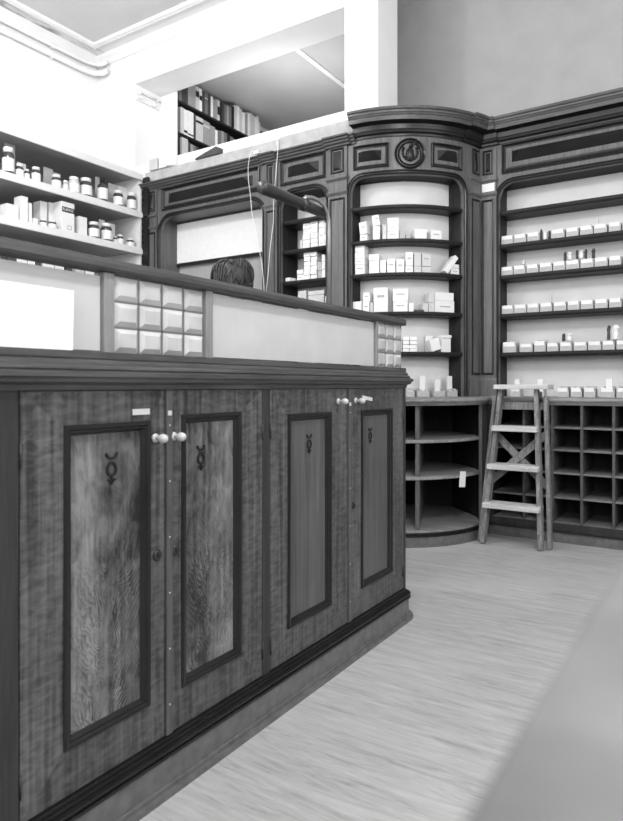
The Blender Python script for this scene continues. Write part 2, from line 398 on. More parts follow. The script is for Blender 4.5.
# two heating pipes along the top of the left wall
for z, r, lab in ((4.06, .018, 'upper white heating pipe running along the top of the left wall'), (3.975, .024, 'lower and thicker white heating pipe along the top of the left wall')):
    y1 = BW-.02
    t = tag(MB().tube([(LW+.045, FY+.1, z), (LW+.045, y1-.22, z), (LW+.055, y1-.14, z), (LW+.09, y1-.07, z), (LW+.14, y1-.04, z), (LW+.20, y1-.035, z+.008)], r).build('heating_pipe', M['pipe'], loc=(LW+.045, y1, z)), lab, 'pipe', 'heating pipes')
    for y in (-1.2, .6, 2.3, 3.6): MB().box(LW+.0005, LW+.05, y-.012, y+.012, z-r-.003, z-r+.004).build('pipe_clip', M['pipe'], t)
# small conduit with bolts on the pier return
cr = thing('wall_bracket', 'thin white rod on round fixings high on the white pier beside the opening', 'bracket', (-4.635, BW+.05, 3.72))
MB().tube([(-4.61, BW+.05, 3.735), (-4.61, BW+.29, 3.735)], .008).build('rod', M['back'], cr)
for y, z in ((BW+.05, 3.735), (BW+.26, 3.735), (BW+.05, 3.69), (BW+.22, 3.68)):
    MB().lathe([(.0, 0), (.014, 0), (.016, .02), (.01, .034), (0, .036)], (-4.6355, y, z), (1, 0, 0), 12).build('bolt', M['pipe'], cr)

# ================================================================ DISPENSING COUNTER (front)
CF = -1.185                                # face of the doors
PC = Line(CF, 0, PI/2)                     # s = y, d = +x
Y0, Y1 = .30, 2.575
ct = thing('dispensing_counter', 'long dark mahogany counter with four panelled doors and a grey skirting', 'counter', (CF-.3, 1.4, 0))
# carcass : posts between the doors, back box
m = MB(); m.box(CF-.62, CF-.03, Y0, Y1-.02, .02, .99); m.build('carcass', M['inner'], ct)
def post(s0, s1): 
    MB().plate(PC, s0, s1, .10, 1.0, -.05, .0).build('post', M['wood_dk'], ct)
post(.30, .757); post(1.553, 1.590); post(2.552, 2.577)
def rounded_end(off, y_end, r, x_back=CF-.62, y_start=Y0, n=7):
    xo = CF+off
    pts = [(x_back, y_start), (xo, y_start), (xo, y_end-r)]
    pts += [(xo-r+r*math.cos(a), y_end-r+r*math.sin(a)) for a in [PI/2*i/n for i in range(1, n+1)]]
    return pts+[(x_back, y_end)]
m = MB()
for off, z0, z1 in ((.046, 0, .012), (.034, .012, .022), (.026, .022, .085)): m.prism(rounded_end(off, Y1+off+.01, .05+off), z0, z1)
m.build('skirting', M['skirt'], ct)
m = MB()
for off, z0, z1 in ((.030, .085, .093), (.024, .093, .100), (.030, .100, .106), (.016, .106, .113), (.008, .113, .121)): m.prism(rounded_end(off, Y1+off+.005, .03+off), z0, z1)
m.build('base_moulding', M['mould'], ct, bevel=.0015)
# cornice moulding under the worktop, mitred round the end
prof = [(-.05, .990), (.010, .990), (.012, 1.002), (.036, 1.006), (.042, 1.009), (.040, 1.0115), (.046, 1.016), (.056, 1.019), (.055, 1.028), (.044, 1.0305), (.030, 1.0325), (.035, 1.036), (.032, 1.040), (.026, 1.043), (.018, 1.0445), (.017, 1.050), (.012, 1.0555), (.001, 1.058), (.005, 1.061), (.004, 1.0755), (-.05, 1.0755)]
rings = []
for (x, y, nx, ny) in ((CF, Y0, 1, 0), (CF, Y1-.0, 1, 1), (CF-.62, Y1, 0, 1)):
    rings.append([(x+(d*.46 if d > 0 else d)*nx, y+(d*.46 if d > 0 else d)*ny, z) for d, z in prof])
MB().loft(rings).build('cornice', M['wood_y'], ct)
MB().box(CF-.62, CF-.04, Y0, Y1-.02, .99, 1.075).build('worktop', M['wood_y'], ct)

def emblem(s, z, h, parent, w=None):       # bowl, ring and small cross below, cut as dark inlay
    m = MB(); k = h/.07; n = 14
    def strip(pts, wd): m.trim(PC, pts, [(-wd/2, .0005), (-wd/2, .0045), (wd/2, .0045), (wd/2, .0005)])
    strip([(s+.0155*k*math.cos(a), z+.030*k+.013*k-.013*k*math.sin(a)*1.2) for a in [.15+(PI-.3)*i/n for i in range(n+1)]], .0055*k)
    pts = [(s+.0125*k*math.cos(2*PI*i/20), z+.002*k+.0155*k*math.sin(2*PI*i/20)) for i in range(20)]
    m.trim(PC, pts, [(-.003*k, .0005), (-.003*k, .0045), (.003*k, .0045), (.003*k, .0005)], True)
    strip([(s, z-.016*k), (s, z-.034*k)], .0045*k)
    strip([(s-.011*k, z-.022*k), (s, z-.027*k), (s+.011*k, z-.022*k)], .005*k)
    return m.build('emblem', M['ink'], parent)
def knob(s, z, parent, R=.0115):
    m = MB(); c = PC.pt(s, .0, z)
    k = MB().lathe([(0, 0), (R*.95, 0), (R*1.0, .003), (R*.8, .006), (R*.45, .007), (0, .0071)], c, (1, 0, 0), 20); k.build('knob_rosette', M['white_knob'], parent)
    m.lathe([(0, .0072), (R*.36, .0072), (R*.36, .014), (R*.62, .017), (R*.95, .024), (R, .030), (R*.88, .036), (R*.5, .041), (0, .042)], c, (1, 0, 0), 20)
    return m.build('knob', M['white_knob'], parent)
def escutcheon(s, z, parent):
    m = MB(); c = PC.pt(s, 0, z)
    m.lathe([(0, 0), (.013, 0), (.014, .003), (.011, .006), (.008, .005), (0, .005)], c, (1, 0, 0), 18)
    o = m.build('escutcheon', M['iron'], parent)
    k = MB(); k.lathe([(0, .005), (.0035, .005), (.0035, .0065), (0, .0065)], PC.pt(s, 0, z+.002), (1, 0, 0), 10); k.plate(PC, s-.0015, s+.0015, z-.007, z, .004, .0065)
    k.build('keyhole', M['ink'], parent)
    return o
Z0, Z1 = .125, .988
MP = [(0, .0), (0, .003), (.004, .0075), (.010, .006), (.013, .001), (.017, .0015), (.020, -.003), (.024, -.009), (.024, -.012), (.0, -.012)]
def door(s0, s1, p0, p1, pz0, pz1, panel_mat, hinge, name='door'):
    m = MB(); D = -.022
    A = [(s0, Z0), (s1, Z0), (s1, Z1), (s0, Z1)]; B = [(p0, pz0), (p1, pz0), (p1, pz1), (p0, pz1)]
    for i in range(4):                     # four mitred members
        j = (i+1) % 4; q = [A[i], A[j], B[j], B[i]]
        vs = [PC.pt(s, 0, z) for s, z in q]+[PC.pt(s, D, z) for s, z in q]
        m.add(vs, [(0,1,2,3), (7,6,5,4), (0,4,5,1), (1,5,6,2), (2,6,7,3), (3,7,4,0)], 0 if i % 2 else 1)
    d = m.build('door', [M['stile'], M['rail']], ct)
    MB().frame(PC, p0, p1, pz0, pz1, MP).build('panel_moulding', M['mould'], d)
    MB().plate(PC, p0, p1, pz0, pz1, -.02, -.0095).build('panel', panel_mat, d)
    for z in (.86, .20):
        hs = s0-.0 if hinge == 'l' else s1
        MB().lathe([(.0, -.024), (.0026, -.024), (.0026, .024), (0, .024)], PC.pt(hs, .002, z), (0, 0, 1), 10).build('hinge', M['iron'], d)
    return d
bx, by_ = CF-.3, 1.4                       # counter origin, for object coordinates
d1 = door(.760, 1.150, .860, 1.103, .222, .915, flame('crotch_veneer_near', .985-by_, .012, .24, .2), 'l')
d2 = door(1.153, 1.551, 1.209, 1.450, .222, .925, flame('crotch_veneer_second', 1.345-by_, .013, .25, .2, -1), 'r')
d3 = door(1.592, 2.063, 1.684, 1.950, .222, .908, M['panel_plain'], 'l')
d4 = door(2.066, 2.550, 2.172, 2.440, .222, .905, M['panel_plain'], 'r')
knob(1.118, .871, d1); knob(1.180, .871, d2); knob(2.0, .943, d3); knob(2.128, .943, d4)
escutcheon(1.126, .582, d1); escutcheon(1.188, .582, d2); escutcheon(2.105, .552, d4)
PCP = PC; PC = Line(CF-.0095, 0, PI/2)
emblem(.993, .806, .068, d1); emblem(1.291, .803, .062, d2); emblem(1.822, .80, .060, d3); emblem(2.262, .80, .056, d4)
PC = PCP
for d, s0, s1, z, t in ((d1, 1.047, 1.100, .930, 0), (d4, 2.182, 2.262, .948, -.010)):
    m = MB(); vs = [PC.pt(s, e, z+dz+(t if k else 0)) for e in (.0003, .0025) for (s, dz, k) in ((s0, 0, 0), (s1, 0, 1), (s1, .014, 1), (s0, .014, 0))]
    m.add(vs, [(0,1,2,3), (4,5,6,7), (0,1,5,4), (1,2,6,5), (2,3,7,6), (3,0,4,7)]); o = m.build('label_plate', M['card2'], d); o['label'] = 'small pale paper label'
for s, d in ((1.1635, d2), (2.079, d4)):
    m = MB().plate(PC, s-.0105, s+.0105, Z0, Z1, .0, .0055); o = m.build('meeting_strip', M['strip'], d)
    MB().plate(PC, s-.007, s+.005, .925, .937, .0055, .0075).build('catch_plate', M['card2'], d)
    for k in range(6): MB().lathe([(0, 0), (.0024, 0), (.0018, .0012), (0, .0014)], PC.pt(s, .0055, .20+.14*k), (1, 0, 0), 8).build('screw', M['card2'], d)

# ---------------- glass screen standing on the counter
PS = Line(-1.245, 0, PI/2)
SZ0, SZ1 = 1.076, 1.268
scn = thing('counter_screen', 'low glazed screen with dark handrail standing along the top of the counter', 'screen', (-1.245, 1.4, SZ0))
rail = [(-.022, 1.268), (.022, 1.268), (.026, 1.276), (.026, 1.288), (.018, 1.299), (0, 1.303), (-.018, 1.299), (-.026, 1.288), (-.026, 1.276)]
m = MB(); m.loft([[PS.pt(s, d, z) for d, z in rail] for s in (.30, 2.66)]); m.build('handrail', M['wood_y'], scn, bevel=.002)
for a, b in ((1.006, 1.036), (1.358, 1.386), (2.395, 2.413)): MB().plate(PS, a, b, SZ0, SZ1, -.012, .012).build('post', M['post'], scn, bevel=.002)
MB().plate(PS, .30, 1.004, SZ0+.006, 1.258, -.006, -.001).build('frosted_pane', M['frost'], scn)
MB().plate(PS, 1.388, 2.393, SZ0+.006, 1.262, -.006, -.001).build('frosted_pane', M['frost'], scn)
def bevel_grid(s0, s1, nc, nr):
    w = (s1-s0)/nc; h = (SZ1-SZ0-.004)/nr
    for i in range(nc):
        for j in range(nr):
            a, b = s0+w*i+.0022, s0+w*(i+1)-.0022; c, d = SZ0+.002+h*j+.0022, SZ0+.002+h*(j+1)-.0022; e = min(.0125, (b-a)*.2)
            out = [(a, c), (b, c), (b, d), (a, d)]; inn = [(a+e, c+e), (b-e, c+e), (b-e, d-e), (a+e, d-e)]
            m = MB(); m.add([PS.pt(s, -.004, z) for s, z in out]+[PS.pt(s, .001, z) for s, z in out]+[PS.pt(s, .009, z) for s, z in inn],
                  [(3,2,1,0)]+[(k, (k+1) % 4, 4+(k+1) % 4, 4+k) for k in range(4)]+[(4+k, 4+(k+1) % 4, 8+(k+1) % 4, 8+k) for k in range(4)]+[(8,9,10,11)])
            m.build('bevelled_pane', M['bevel'], scn)
    m = MB()
    for i in range(nc+1): m.plate(PS, s0+w*i-.0022, s0+w*i+.0022, SZ0, SZ1, -.003, .003)
    for j in range(1, nr): m.plate(PS, s0, s1, SZ0+.002+h*j-.0022, SZ0+.002+h*j+.0022, -.003, .003)
    m.build('glazing_bars', M['lamptube'], scn)
bevel_grid(1.040, 1.356, 4, 3); bevel_grid(2.416, 2.652, 3, 3)
m = MB(); 
m.obox((-1.2155, .595, SZ0+.0005), (.002, .62, .132), 0, .03, 0)
tag(m.build('paper_sheet', M['sheet'], loc=(-1.215, .60, SZ0)), 'blank white sheet leaning on the near end of the glazed counter screen', 'paper')

# ---------------- reading lamp behind the screen
LX = -1.50
lp = thing('desk_lamp', 'dark tubular lamp on a bent metal pole rising behind the counter screen', 'lamp', (LX, 2.43, 1.076))
MB().lathe([(0, 0), (.075, 0), (.078, .008), (.07, .02), (.02, .03), (.012, .05), (0, .05)], (LX+.033, 2.40, 1.0765)).build('base', M['lampm'], lp)
MB().tube([(LX+.033, 2.40, 1.09), (LX+.033, 2.40, 1.68), (LX+.033, 2.398, 1.715), (LX+.032, 2.388, 1.748), (LX+.029, 2.365, 1.776), (LX+.022, 2.335, 1.792), (LX+.012, 2.30, 1.797), (LX+.004, 2.262, 1.792), (LX, 2.245, 1.775)], .0085, 10).build('pole', M['lamptube'], lp)
m = MB(); m.lathe([(0, -.002), (.016, 0), (.020, .004), (.020, .03), (.0215, .034), (.0225, .2), (.0225, .30), (.0235, .34), (.0255, .46), (.025, .468), (0, .47)], (LX, 2.428, 1.757), (0, -1, .0), 18)
m.build('lamp_head', M['lampm'], lp); 
MB().lathe([(0, 0), (.026, 0), (.026, .035), (0, .035)], (LX, 2.262, 1.757), (0, -1, 0), 18).build('clamp', M['lampm'], lp)

# ---------------- person behind the counter, seen from behind above the rail
def skin_mesh(name, pts, edges, mat, parent, sub=2, org=None):
    me = bpy.data.meshes.new(name); base = org
    me.from_pydata([tuple(Vector(p[:3])-base) for p in pts], edges, []); me.materials.append(mat)
    o = bpy.data.objects.new(name, me); COL.objects.link(o); o.parent = parent
    s = o.modifiers.new('skin', 'SKIN'); sv = me.skin_vertices[0].data
    for v, p in zip(sv, pts): v.radius = (p[3], p[4] if len(p) > 4 else p[3])
    sv[0].use_root = True
    b = o.modifiers.new('sub', 'SUBSURF'); b.levels = sub; b.render_levels = sub; s.use_smooth_shade = True
    return o
HX, HYY = -2.2, 2.63
pr = thing('person', 'dark-haired person in dark clothes standing behind the counter, only the hair showing', 'person', (HX, HYY, 0))
bp = [(HX,HYY,.93,.13,.10), (HX,HYY,1.15,.125,.09), (HX,HYY,1.33,.15,.10), (HX,HYY-.005,1.43,.055), (HX,HYY+.01,1.49,.05), (HX,HYY+.03,1.54,.072,.085), (HX,HYY+.025,1.60,.072,.088)]
be = [(i, i+1) for i in range(6)]
for sgn in (-1, 1):
    k = len(bp)
    bp += [(HX+sgn*.09,HYY,.86,.085), (HX+sgn*.10,HYY+.01,.48,.058), (HX+sgn*.10,HYY-.02,.10,.042), (HX+sgn*.10,HYY+.10,.045,.035)]; be += [(0,k), (k,k+1), (k+1,k+2), (k+2,k+3)]
    k = len(bp)
    bp += [(HX+sgn*.19,HYY,1.37,.055), (HX+sgn*.22,HYY+.03,1.11,.042), (HX+sgn*.14,HYY+.22,1.0,.032), (HX+sgn*.12,HYY+.27,.99,.026,.036), (HX+sgn*.115,HYY+.31,.985,.02,.036)]
    be += [(2,k), (k,k+1), (k+1,k+2), (k+2,k+3), (k+3,k+4)]
    for q in range(4):
        a = len(bp); o_ = (-.027+.018*q)
        bp += [(HX+sgn*.115+o_,HYY+.335,.985,.009), (HX+sgn*.115+o_*1.1,HYY+.365,.98,.0085), (HX+sgn*.115+o_*1.1,HYY+.385-.006*abs(q-1.5),.968,.0075)]; be += [(k+4,a), (a,a+1), (a+1,a+2)]
    a = len(bp); bp += [(HX+sgn*.075,HYY+.30,.98,.010), (HX+sgn*.06,HYY+.33,.972,.009)]; be += [(k+3,a), (a,a+1)]
skin_mesh('body', bp, be, M['skin'], pr, 2, ORG[pr.name])
cp = [(HX,HYY,.93,.165,.125), (HX,HYY,1.15,.15,.115), (HX,HYY,1.32,.175,.12), (HX,HYY,1.41,.095,.09), (HX,HYY+.003,1.475,.072,.072)]; ce = [(0,1), (1,2), (2,3), (3,4)]
for sgn in (-1, 1):
    k = len(cp); cp += [(HX+sgn*.09,HYY,.84,.105), (HX+sgn*.10,HYY+.01,.48,.082), (HX+sgn*.10,HYY-.02,.11,.072)]; ce += [(0,k), (k,k+1), (k+1,k+2)]
    k = len(cp); cp += [(HX+sgn*.19,HYY,1.365,.072), (HX+sgn*.22,HYY+.03,1.11,.058), (HX+sgn*.15,HYY+.19,1.015,.045)]; ce += [(2,k), (k,k+1), (k+1,k+2)]
skin_mesh('clothing', cp, ce, M['coat'], pr, 2, ORG[pr.name])
m = MB(); rings = []; rnd = random.Random(3)
def hp(a, ph, k=1.0):
    rr = max(0, math.sin(ph))**.8; w = (1+.05*math.sin(3*a+1+ph)+.03*math.sin(7*a+ph*3))*k
    return Vector((HX+.100*rr*w*math.cos(a), HYY+.004+.116*rr*w*math.sin(a), 1.566+.098*k*math.copysign(abs(math.cos(ph))**.85, math.cos(ph))+.006*math.sin(2*a+.6)))
for i in range(13): rings.append([hp(2*PI*q/26, PI*.80*i/12) for q in range(26)])
for i in range(150):                       # locks lying over the crown
    a0 = rnd.uniform(0, 2*PI); p0 = rnd.uniform(.15, 1.6); L = rnd.uniform(.35, .8); tw = rnd.uniform(-.35, .35)
    m.tube([hp(a0+tw*q/4, min(2.55, p0+L*q/4), 1.0+(.03 if q < 4 else .055)*rnd.uniform(.3, 1.2)) for q in range(5)], [.002, .006, .007, .005, .001], 5)
m.loft(rings, smooth=True); m.build('hair', M['hair'], pr, sub=1)
for sgn in (-1, 1):
    m = MB(); m.lathe([(0, 0), (.010, .002), (.017, .006), (.014, .013), (.006, .011), (0, .008)], (HX+sgn*.078, HYY+.03, 1.545), (sgn, .2, 0), 12); m.build('ear', M['skin'], pr)
m = MB(); m.lathe([(.006, 0), (.012, .02), (.017, .038), (.012, .045), (0, .047)], (HX, HYY+.108, 1.575), (0, .35, -1), 10); m.build('nose', M['skin'], pr)
for sgn in (-1, 1): MB().lathe([(0, -.011), (.008, -.007), (.011, 0), (.008, .007), (0, .011)], (HX+sgn*.032, HYY+.098, 1.57), (0, 1, 0), 12).build('eye', M['card'], pr)
MB().tube([(HX-.024, HYY+.105, 1.508), (HX, HYY+.114, 1.505), (HX+.024, HYY+.105, 1.508)], [.003, .006, .003], 8).build('mouth', M['cardgrey'], pr)

# ================================================================ SHOP FITTINGS
PL, PA, PR = Line(0, 4.08), Arc(-2.32, 4.84, .76), Line(0, 4.72)
def A(deg): return math.radians(deg)*PA.R
def arc_s(px, dR=0.0):                     # arc length where the sight line meets the bay front
    r = ray(px, HY); R = PA.R+dR; cx, cy = PA.c
    a = r[0]**2+r[1]**2; b = -2*(r[0]*cx+r[1]*cy); c = cx*cx+cy*cy-R*R
    t = (-b-math.sqrt(max(0, b*b-4*a*c)))/(2*a); x, y = r[0]*t-cx, r[1]*t-cy
    return math.atan2(x, -y)*PA.R, t
def arch_fn(s0, s1, zt, r):
    def f(k):
        e = min(k-s0, s1-k)
        return zt if e >= r else zt-r+math.sqrt(max(0, r*r-(r-max(e, 0))**2))
    return f
def arch_pts(s0, s1, zb, zt, r, curved):
    n = 8; p = [(s0, zb), (s0, (zb+zt)/2)]
    p += [(s0+r-r*math.cos(PI/2*i/n), zt-r+r*math.sin(PI/2*i/n)) for i in range(n+1)]
    k = max(1, int((s1-s0-2*r)/.05)) if curved else 1
    p += [(s0+r+(s1-s0-2*r)*i/k, zt) for i in range(1, k)]
    p += [(s1-r+r*math.sin(PI/2*i/n), zt-r+r*math.cos(PI/2*i/n)) for i in range(n+1)]
    return p+[(s1, (zb+zt)/2), (s1, zb)]
ARCHP = [(0, 0), (0, .010), (.006, .016), (.012, .014), (.014, .006), (.020, .006), (.024, .012), (.032, .010), (.036, 0)]
CROWN = [(-.02, 2.765), (.012, 2.765), (.014, 2.778), (.03, 2.788), (.034, 2.80), (.04, 2.806), (.045, 2.838), (.108, 2.844), (.110, 2.872), (.116, 2.876), (.120, 2.886), (.126, 2.890), (.128, 2.902), (.138, 2.908), (.138, 2.925), (-.02, 2.925)]
BED = CROWN[:7]+[(.104, 2.8435), (.10, 2.85), (-.02, 2.85)]  # bed plus corona underside, split from the crown to take a shade colour
TOP = [(-.02, 2.8505), (.100, 2.8505), (.1045, 2.8438)]+CROWN[7:]
LEFTC = [(-.02, 2.745), (.012, 2.745), (.015, 2.757), (.030, 2.763), (.034, 2.775), (.046, 2.780), (.050, 2.792), (.064, 2.797), (.066, 2.808), (-.02, 2.808)]
FRM = [(0, 0), (0, .016), (.006, .018), (.012, .010), (.018, .004), (.024, .003), (.026, 0)]
PFR = [(0, 0), (0, .007), (.006, .009), (.011, .004), (.014, 0)]
def jamb_and_header(P, e0, o0, o1, e1, zb, zo, ztop, r, depth, root, lin='inner'):
    m = MB(); q = -.028
    if o0-e0 > .004: m.plate(P, e0, o0, zb, ztop, q, 0)
    if e1-o1 > .004: m.plate(P, o1, e1, zb, ztop, q, 0)
    n = 40 if not P.curved else 48
    m.plate(P, o0, o1, arch_fn(o0, o1, zo, r), ztop, q, 0, n=n)
    m.build('face_frame', M['wood'], root)
    m = MB(); j = .012
    m.plate(P, o0-j, o0, zb, zo, -depth, q).plate(P, o1, o1+j, zb, zo, -depth, q).plate(P, o0-j, o1+j, zo, zo+j, -depth, q)
    m.build('lining', M[lin], root)
    MB().trim(P, arch_pts(o0, o1, zb, zo, r, P.curved), ARCHP).build('arch_moulding', M['mould'], root)
def pilaster(P, s0, s1, zb, root, base=True):
    m = MB().plate(P, s0, s1, zb, 2.40, 0, .014); m.build('pilaster', M['wood'], root)
    f = MB().frame(P, s0+.018, s1-.018, zb+(.16 if base else .05), 2.37, PFR).build('pilaster_moulding', M['mould'], root)
    for v in f.data.vertices: pass
    fr = MB().frame(P, s0+.018, s1-.018, zb+.16, 2.37, [(a, d+.014) for a, d in PFR])
    fr.build('panel_moulding', M['mould'], root); 
    bpy.data.objects.remove(f)
    m = MB().band(P, s0-.006, s1+.006, [(0, 2.395), (.020, 2.395), (.024, 2.402), (.030, 2.408), (.030, 2.418), (.018, 2.424), (0, 2.424)])
    m.band(P, s0-.006, s1+.006, [(0, 2.495), (.018, 2.495), (.024, 2.503), (.034, 2.509), (.034, 2.520), (.022, 2.526), (0, 2.526)])
    m.plate(P, s0, s1, 2.424, 2.495, 0, .016); m.build('capital', M['wood'], root)
    m = MB().plate(P, s0, s1, 2.526, 2.745, 0, .014); m.build('frieze_block', M['wood'], root)
    m = MB().frame(P, s0+.025, s1-.025, 2.555, 2.735, [(a, d+.014) for a, d in PFR]); m.hip(P, s0+.045, s1-.045, 2.575, 2.715, .014, .012, .12); m.build('frieze_moulding', M['mould'], root)
    if base: 
        m = MB().plate(P, s0-.004, s1+.004, zb, zb+.12, 0, .022); m.band(P, s0-.004, s1+.004, [(0, zb+.12), (.022, zb+.12), (.016, zb+.135), (0, zb+.14)]); m.build('plinth_block', M['wood'], root)
def frieze(P, s0, s1, root, z0=2.548, z1=2.742, slab=None, rope=True):
    MB().frame(P, s0, s1, z0, z1, FRM).build('frieze_frame', M['mould'], root)
    a, b, c, d = slab or (s0+.075, s1-.075, z0+.062, z1-.058)
    m = MB().hip(P, a, b, c, d, .001, .042, .86); m.build('shaded_raised_panel', M['mould'], root)  # shade of the slab's lower face is painted in by the near-black colour
    if rope:
        m = MB(); n = int((s1-s0)/.016)
        for i in range(n):
            k = s0+.03+(s1-s0-.06)*i/n
            m.tube([P.pt(k, .004, z0+.026), P.pt(k+.010, .008, z0+.034), P.pt(k+.016, .004, z0+.042)], .0045, 6)
        m.build('rope_carving', M['rope'], root)
def shelf(P, s0, s1, z, d0, d1, root, t=.03, nm='shelf', mat=None):
    m = MB().band(P, s0, s1, [(d0, z-t), (d1-.006, z-t), (d1, z-t*.6), (d1, z-.004), (d1-.004, z), (d0, z)])
    m.build(nm, mat or M['wood_deep'], root)

# --- wide arched unit with the blind, left
ua = thing('arched_wall_unit', 'wide dark wood arched unit with a white blind in its opening', 'wall unit', (-3.7, 4.08, 0))
jamb_and_header(PL, -4.46, -4.25, -3.11, -2.955, 0, 2.485, 2.80, .13, .235, ua, 'wood')
pilaster(PL, -4.45, -4.285, 0, ua); pilaster(PL, -3.085, -2.962, 0, ua)
frieze(PL, -4.225, -3.135, ua, slab=(-4.15, -3.21, 2.605, 2.685))
MB().band(PL, -4.46, -2.955, LEFTC).band(PL, -3.10, -2.955, [(d+.02, z) for d, z in LEFTC]).build('cornice', M['wood_h'], ua)
MB().plate(PL, -4.46, -2.957, 2.808, 2.928, -.04, -.012).build('dusty_top_board', M['dust'], ua)
MB().plate(PL, -4.25, -3.11, 0, 2.49, -.249, -.236).build('back_panel', M['wallgrey'], ua)
bl = thing('roller_blind', 'white blind half drawn down inside the wide arched opening', 'blind', (-3.68, 4.29, 2.10))
MB().box(-4.248, -3.112, 4.282, 4.290, 2.115, 2.470).build('cloth', M['blind'], bl)
MB().box(-4.248, -3.112, 4.276, 4.296, 2.085, 2.113).build('bottom_bar', M['mould'], bl)
# --- narrow arched shelves
ub = thing('arched_shelf_unit', 'narrow dark wood arched shelf unit packed with small white cartons, left of the curved bay', 'shelf unit', (-2.72, 4.08, .92))
jamb_and_header(PL, -2.954, -2.935, -2.515, -2.318, .92, 2.485, 2.80, .12, .235, ub)
pilaster(PL, -2.495, -2.335, .92, ub)
frieze(PL, -2.93, -2.525, ub, slab=(-2.865, -2.585, 2.605, 2.685), rope=False)
MB().band(PL, -2.954, -2.30, LEFTC).band(PL, -2.51, -2.30, [(d+.02, z) for d, z in LEFTC]).build('cornice', M['wood_h'], ub)
MB().plate(PL, -2.952, -2.30, 2.808, 2.940, -.04, -.012).build('dusty_top_board', M['dust'], ub)
MB().plate(PL, -2.935, -2.515, .92, 2.49, -.249, -.236).build('back_panel', M['back'], ub)
NS = (2.28, 2.05, 1.81, 1.57, 1.33, 1.10)
for z in NS: shelf(PL, -2.933, -2.517, z, -.233, -.02, ub)
# --- curved bay
uc = thing('curved_shelf_bay', 'curved dark wood shelf bay with a round carved medallion above, in the corner', 'shelf unit', (-1.9, 4.3, .92))
O0, O1 = arc_s(350.6)[0], arc_s(463.8)[0]
jamb_and_header(PA, min(A(.2), O0-.03), O0, O1, A(80.5), .92, 2.495, 2.80, .10, .15, uc)
pilaster(PA, arc_s(468.6)[0], A(80.2), .92, uc)
s0, s1 = arc_s(354)[0], arc_s(389)[0]
frieze(PA, s0, s1, uc, z0=2.553, z1=2.722, slab=(s0+.035, s1-.055, 2.605, 2.675), rope=False)
s2, s3 = arc_s(431)[0], arc_s(461)[0]
frieze(PA, s2, s3, uc, z0=2.553, z1=2.722, slab=(s2+.05, s3-.035, 2.605, 2.675), rope=False)
MB().band(PA, A(3.5), A(65), BED).band(PA, A(64), A(82), [(d+.018 if d > 0 else d, z) for d, z in BED]).build('shaded_bed_and_soffit', M['mould'], uc)  # underside shade put into the colour, darker than the cornice wood
MB().band(PA, A(3.5), A(65), TOP).band(PA, A(64), A(82), [(d+.018 if d > 0 else d, z) for d, z in TOP]).band(PA, A(0), A(4), LEFTC).build('cornice', M['wood_h'], uc)
MB().band(PA, A(.2), A(80), [(-.15, 2.80), (-.02, 2.80), (-.02, 2.925), (-.15, 2.925)]).build('top_board', M['dust'], uc)
MB().band(PA, O0, O1, [(-.163, .92), (-.151, .92), (-.151, 2.49), (-.163, 2.49)]).build('back_panel', M['back'], uc)
RZ = (2.282, 2.038, 1.810, 1.526, 1.242)
BAYZ = (2.288, 2.045, 1.805, 1.526, 1.240)
for z in BAYZ: shelf(PA, O0+.002, O1-.002, z, -.149, -.012, uc)
ms, mz = arc_s(410)[0], 2.640
md = MB(); n = 40
def circ(r): return [(ms+r*math.cos(2*PI*i/n), mz+r*math.sin(2*PI*i/n)) for i in range(n)]
md.trim(PA, circ(.107), [(0, 0), (-.002, .012), (.004, .020), (.010, .014), (.014, .004), (.020, .004), (.024, .014), (.030, .010), (.034, 0)], True)
mo = md.build('medallion', M['mould'], uc)
c = Vector(PA.pt(ms, 0, mz)); nrm = (c-Vector(PA.pt(ms, -.1, mz))).normalized(); tx = Vector((0,0,1)).cross(nrm)*1
tx = -tx if tx.x < 0 else tx
def mp(a, z, d): return c+tx*a+Vector((0, 0, z))+nrm*d
m = MB(); rings = []
for i in range(11):                        # oval body in relief
    t = -1+2*i/10; r = math.sqrt(max(0.0, 1-t*t)); rings.append([mp(.030*r*math.cos(q), -.008+.052*t, .002+.024*r*max(0, math.sin(q))) for q in [2*PI*k/14 for k in range(14)]])
m.loft(rings, smooth=True)
m.lathe([(0, -.016), (.011, -.011), (.016, 0), (.011, .011), (0, .016)], mp(.004, .048, .018), tuple(nrm), 12)
m.tube([mp(.012, .052, .022), mp(.035, .070, .024), mp(.052, .086, .022)], [.007, .006, .004], 8)
for sg in (-1, 1):
    for k in range(6):
        a = -1.3+k*.36; p = (sg*.056*math.cos(a), .004+.060*math.sin(a))
        m.tube([mp(p[0]*.86, p[1]*.92, .004), mp(p[0], p[1]+.008, .012), mp(p[0]*1.02, p[1]+.022, .004)], [.006, .009, .003], 7)
m.build('carved_relief', M['mould'], uc)
# --- right arched shelves
ud = thing('arched_shelf_unit', 'wide dark wood arched shelf unit lined with rows of white card trays', 'shelf unit', (-.85, 4.72, .92))
RO0, RO1 = -1.424, -.27
jamb_and_header(PR, -1.575, RO0, RO1, -.10, .92, 2.478, 2.80, .11, .20, ud)
pilaster(PR, -1.565, -1.440, .92, ud); pilaster(PR, -.25, -.11, .92, ud)
frieze(PR, -1.40, -.29, ud, z0=2.545, z1=2.755, slab=(-1.33, -.36, 2.622, 2.702))
MB().band(PR, -1.46, -.08, BED).band(PR, -1.575, -1.425, [(d+.018 if d > 0 else d, z) for d, z in BED]).build('shaded_bed_and_soffit', M['mould'], ud)  # same painted-in underside shade along the straight run
MB().band(PR, -1.46, -.08, TOP).band(PR, -1.575, -1.425, [(d+.018 if d > 0 else d, z) for d, z in TOP]).build('cornice', M['wood_h'], ud)
MB().plate(PR, -1.57, -.10, 2.80, 2.925, -.2, -.02).build('top_board', M['dust'], ud)
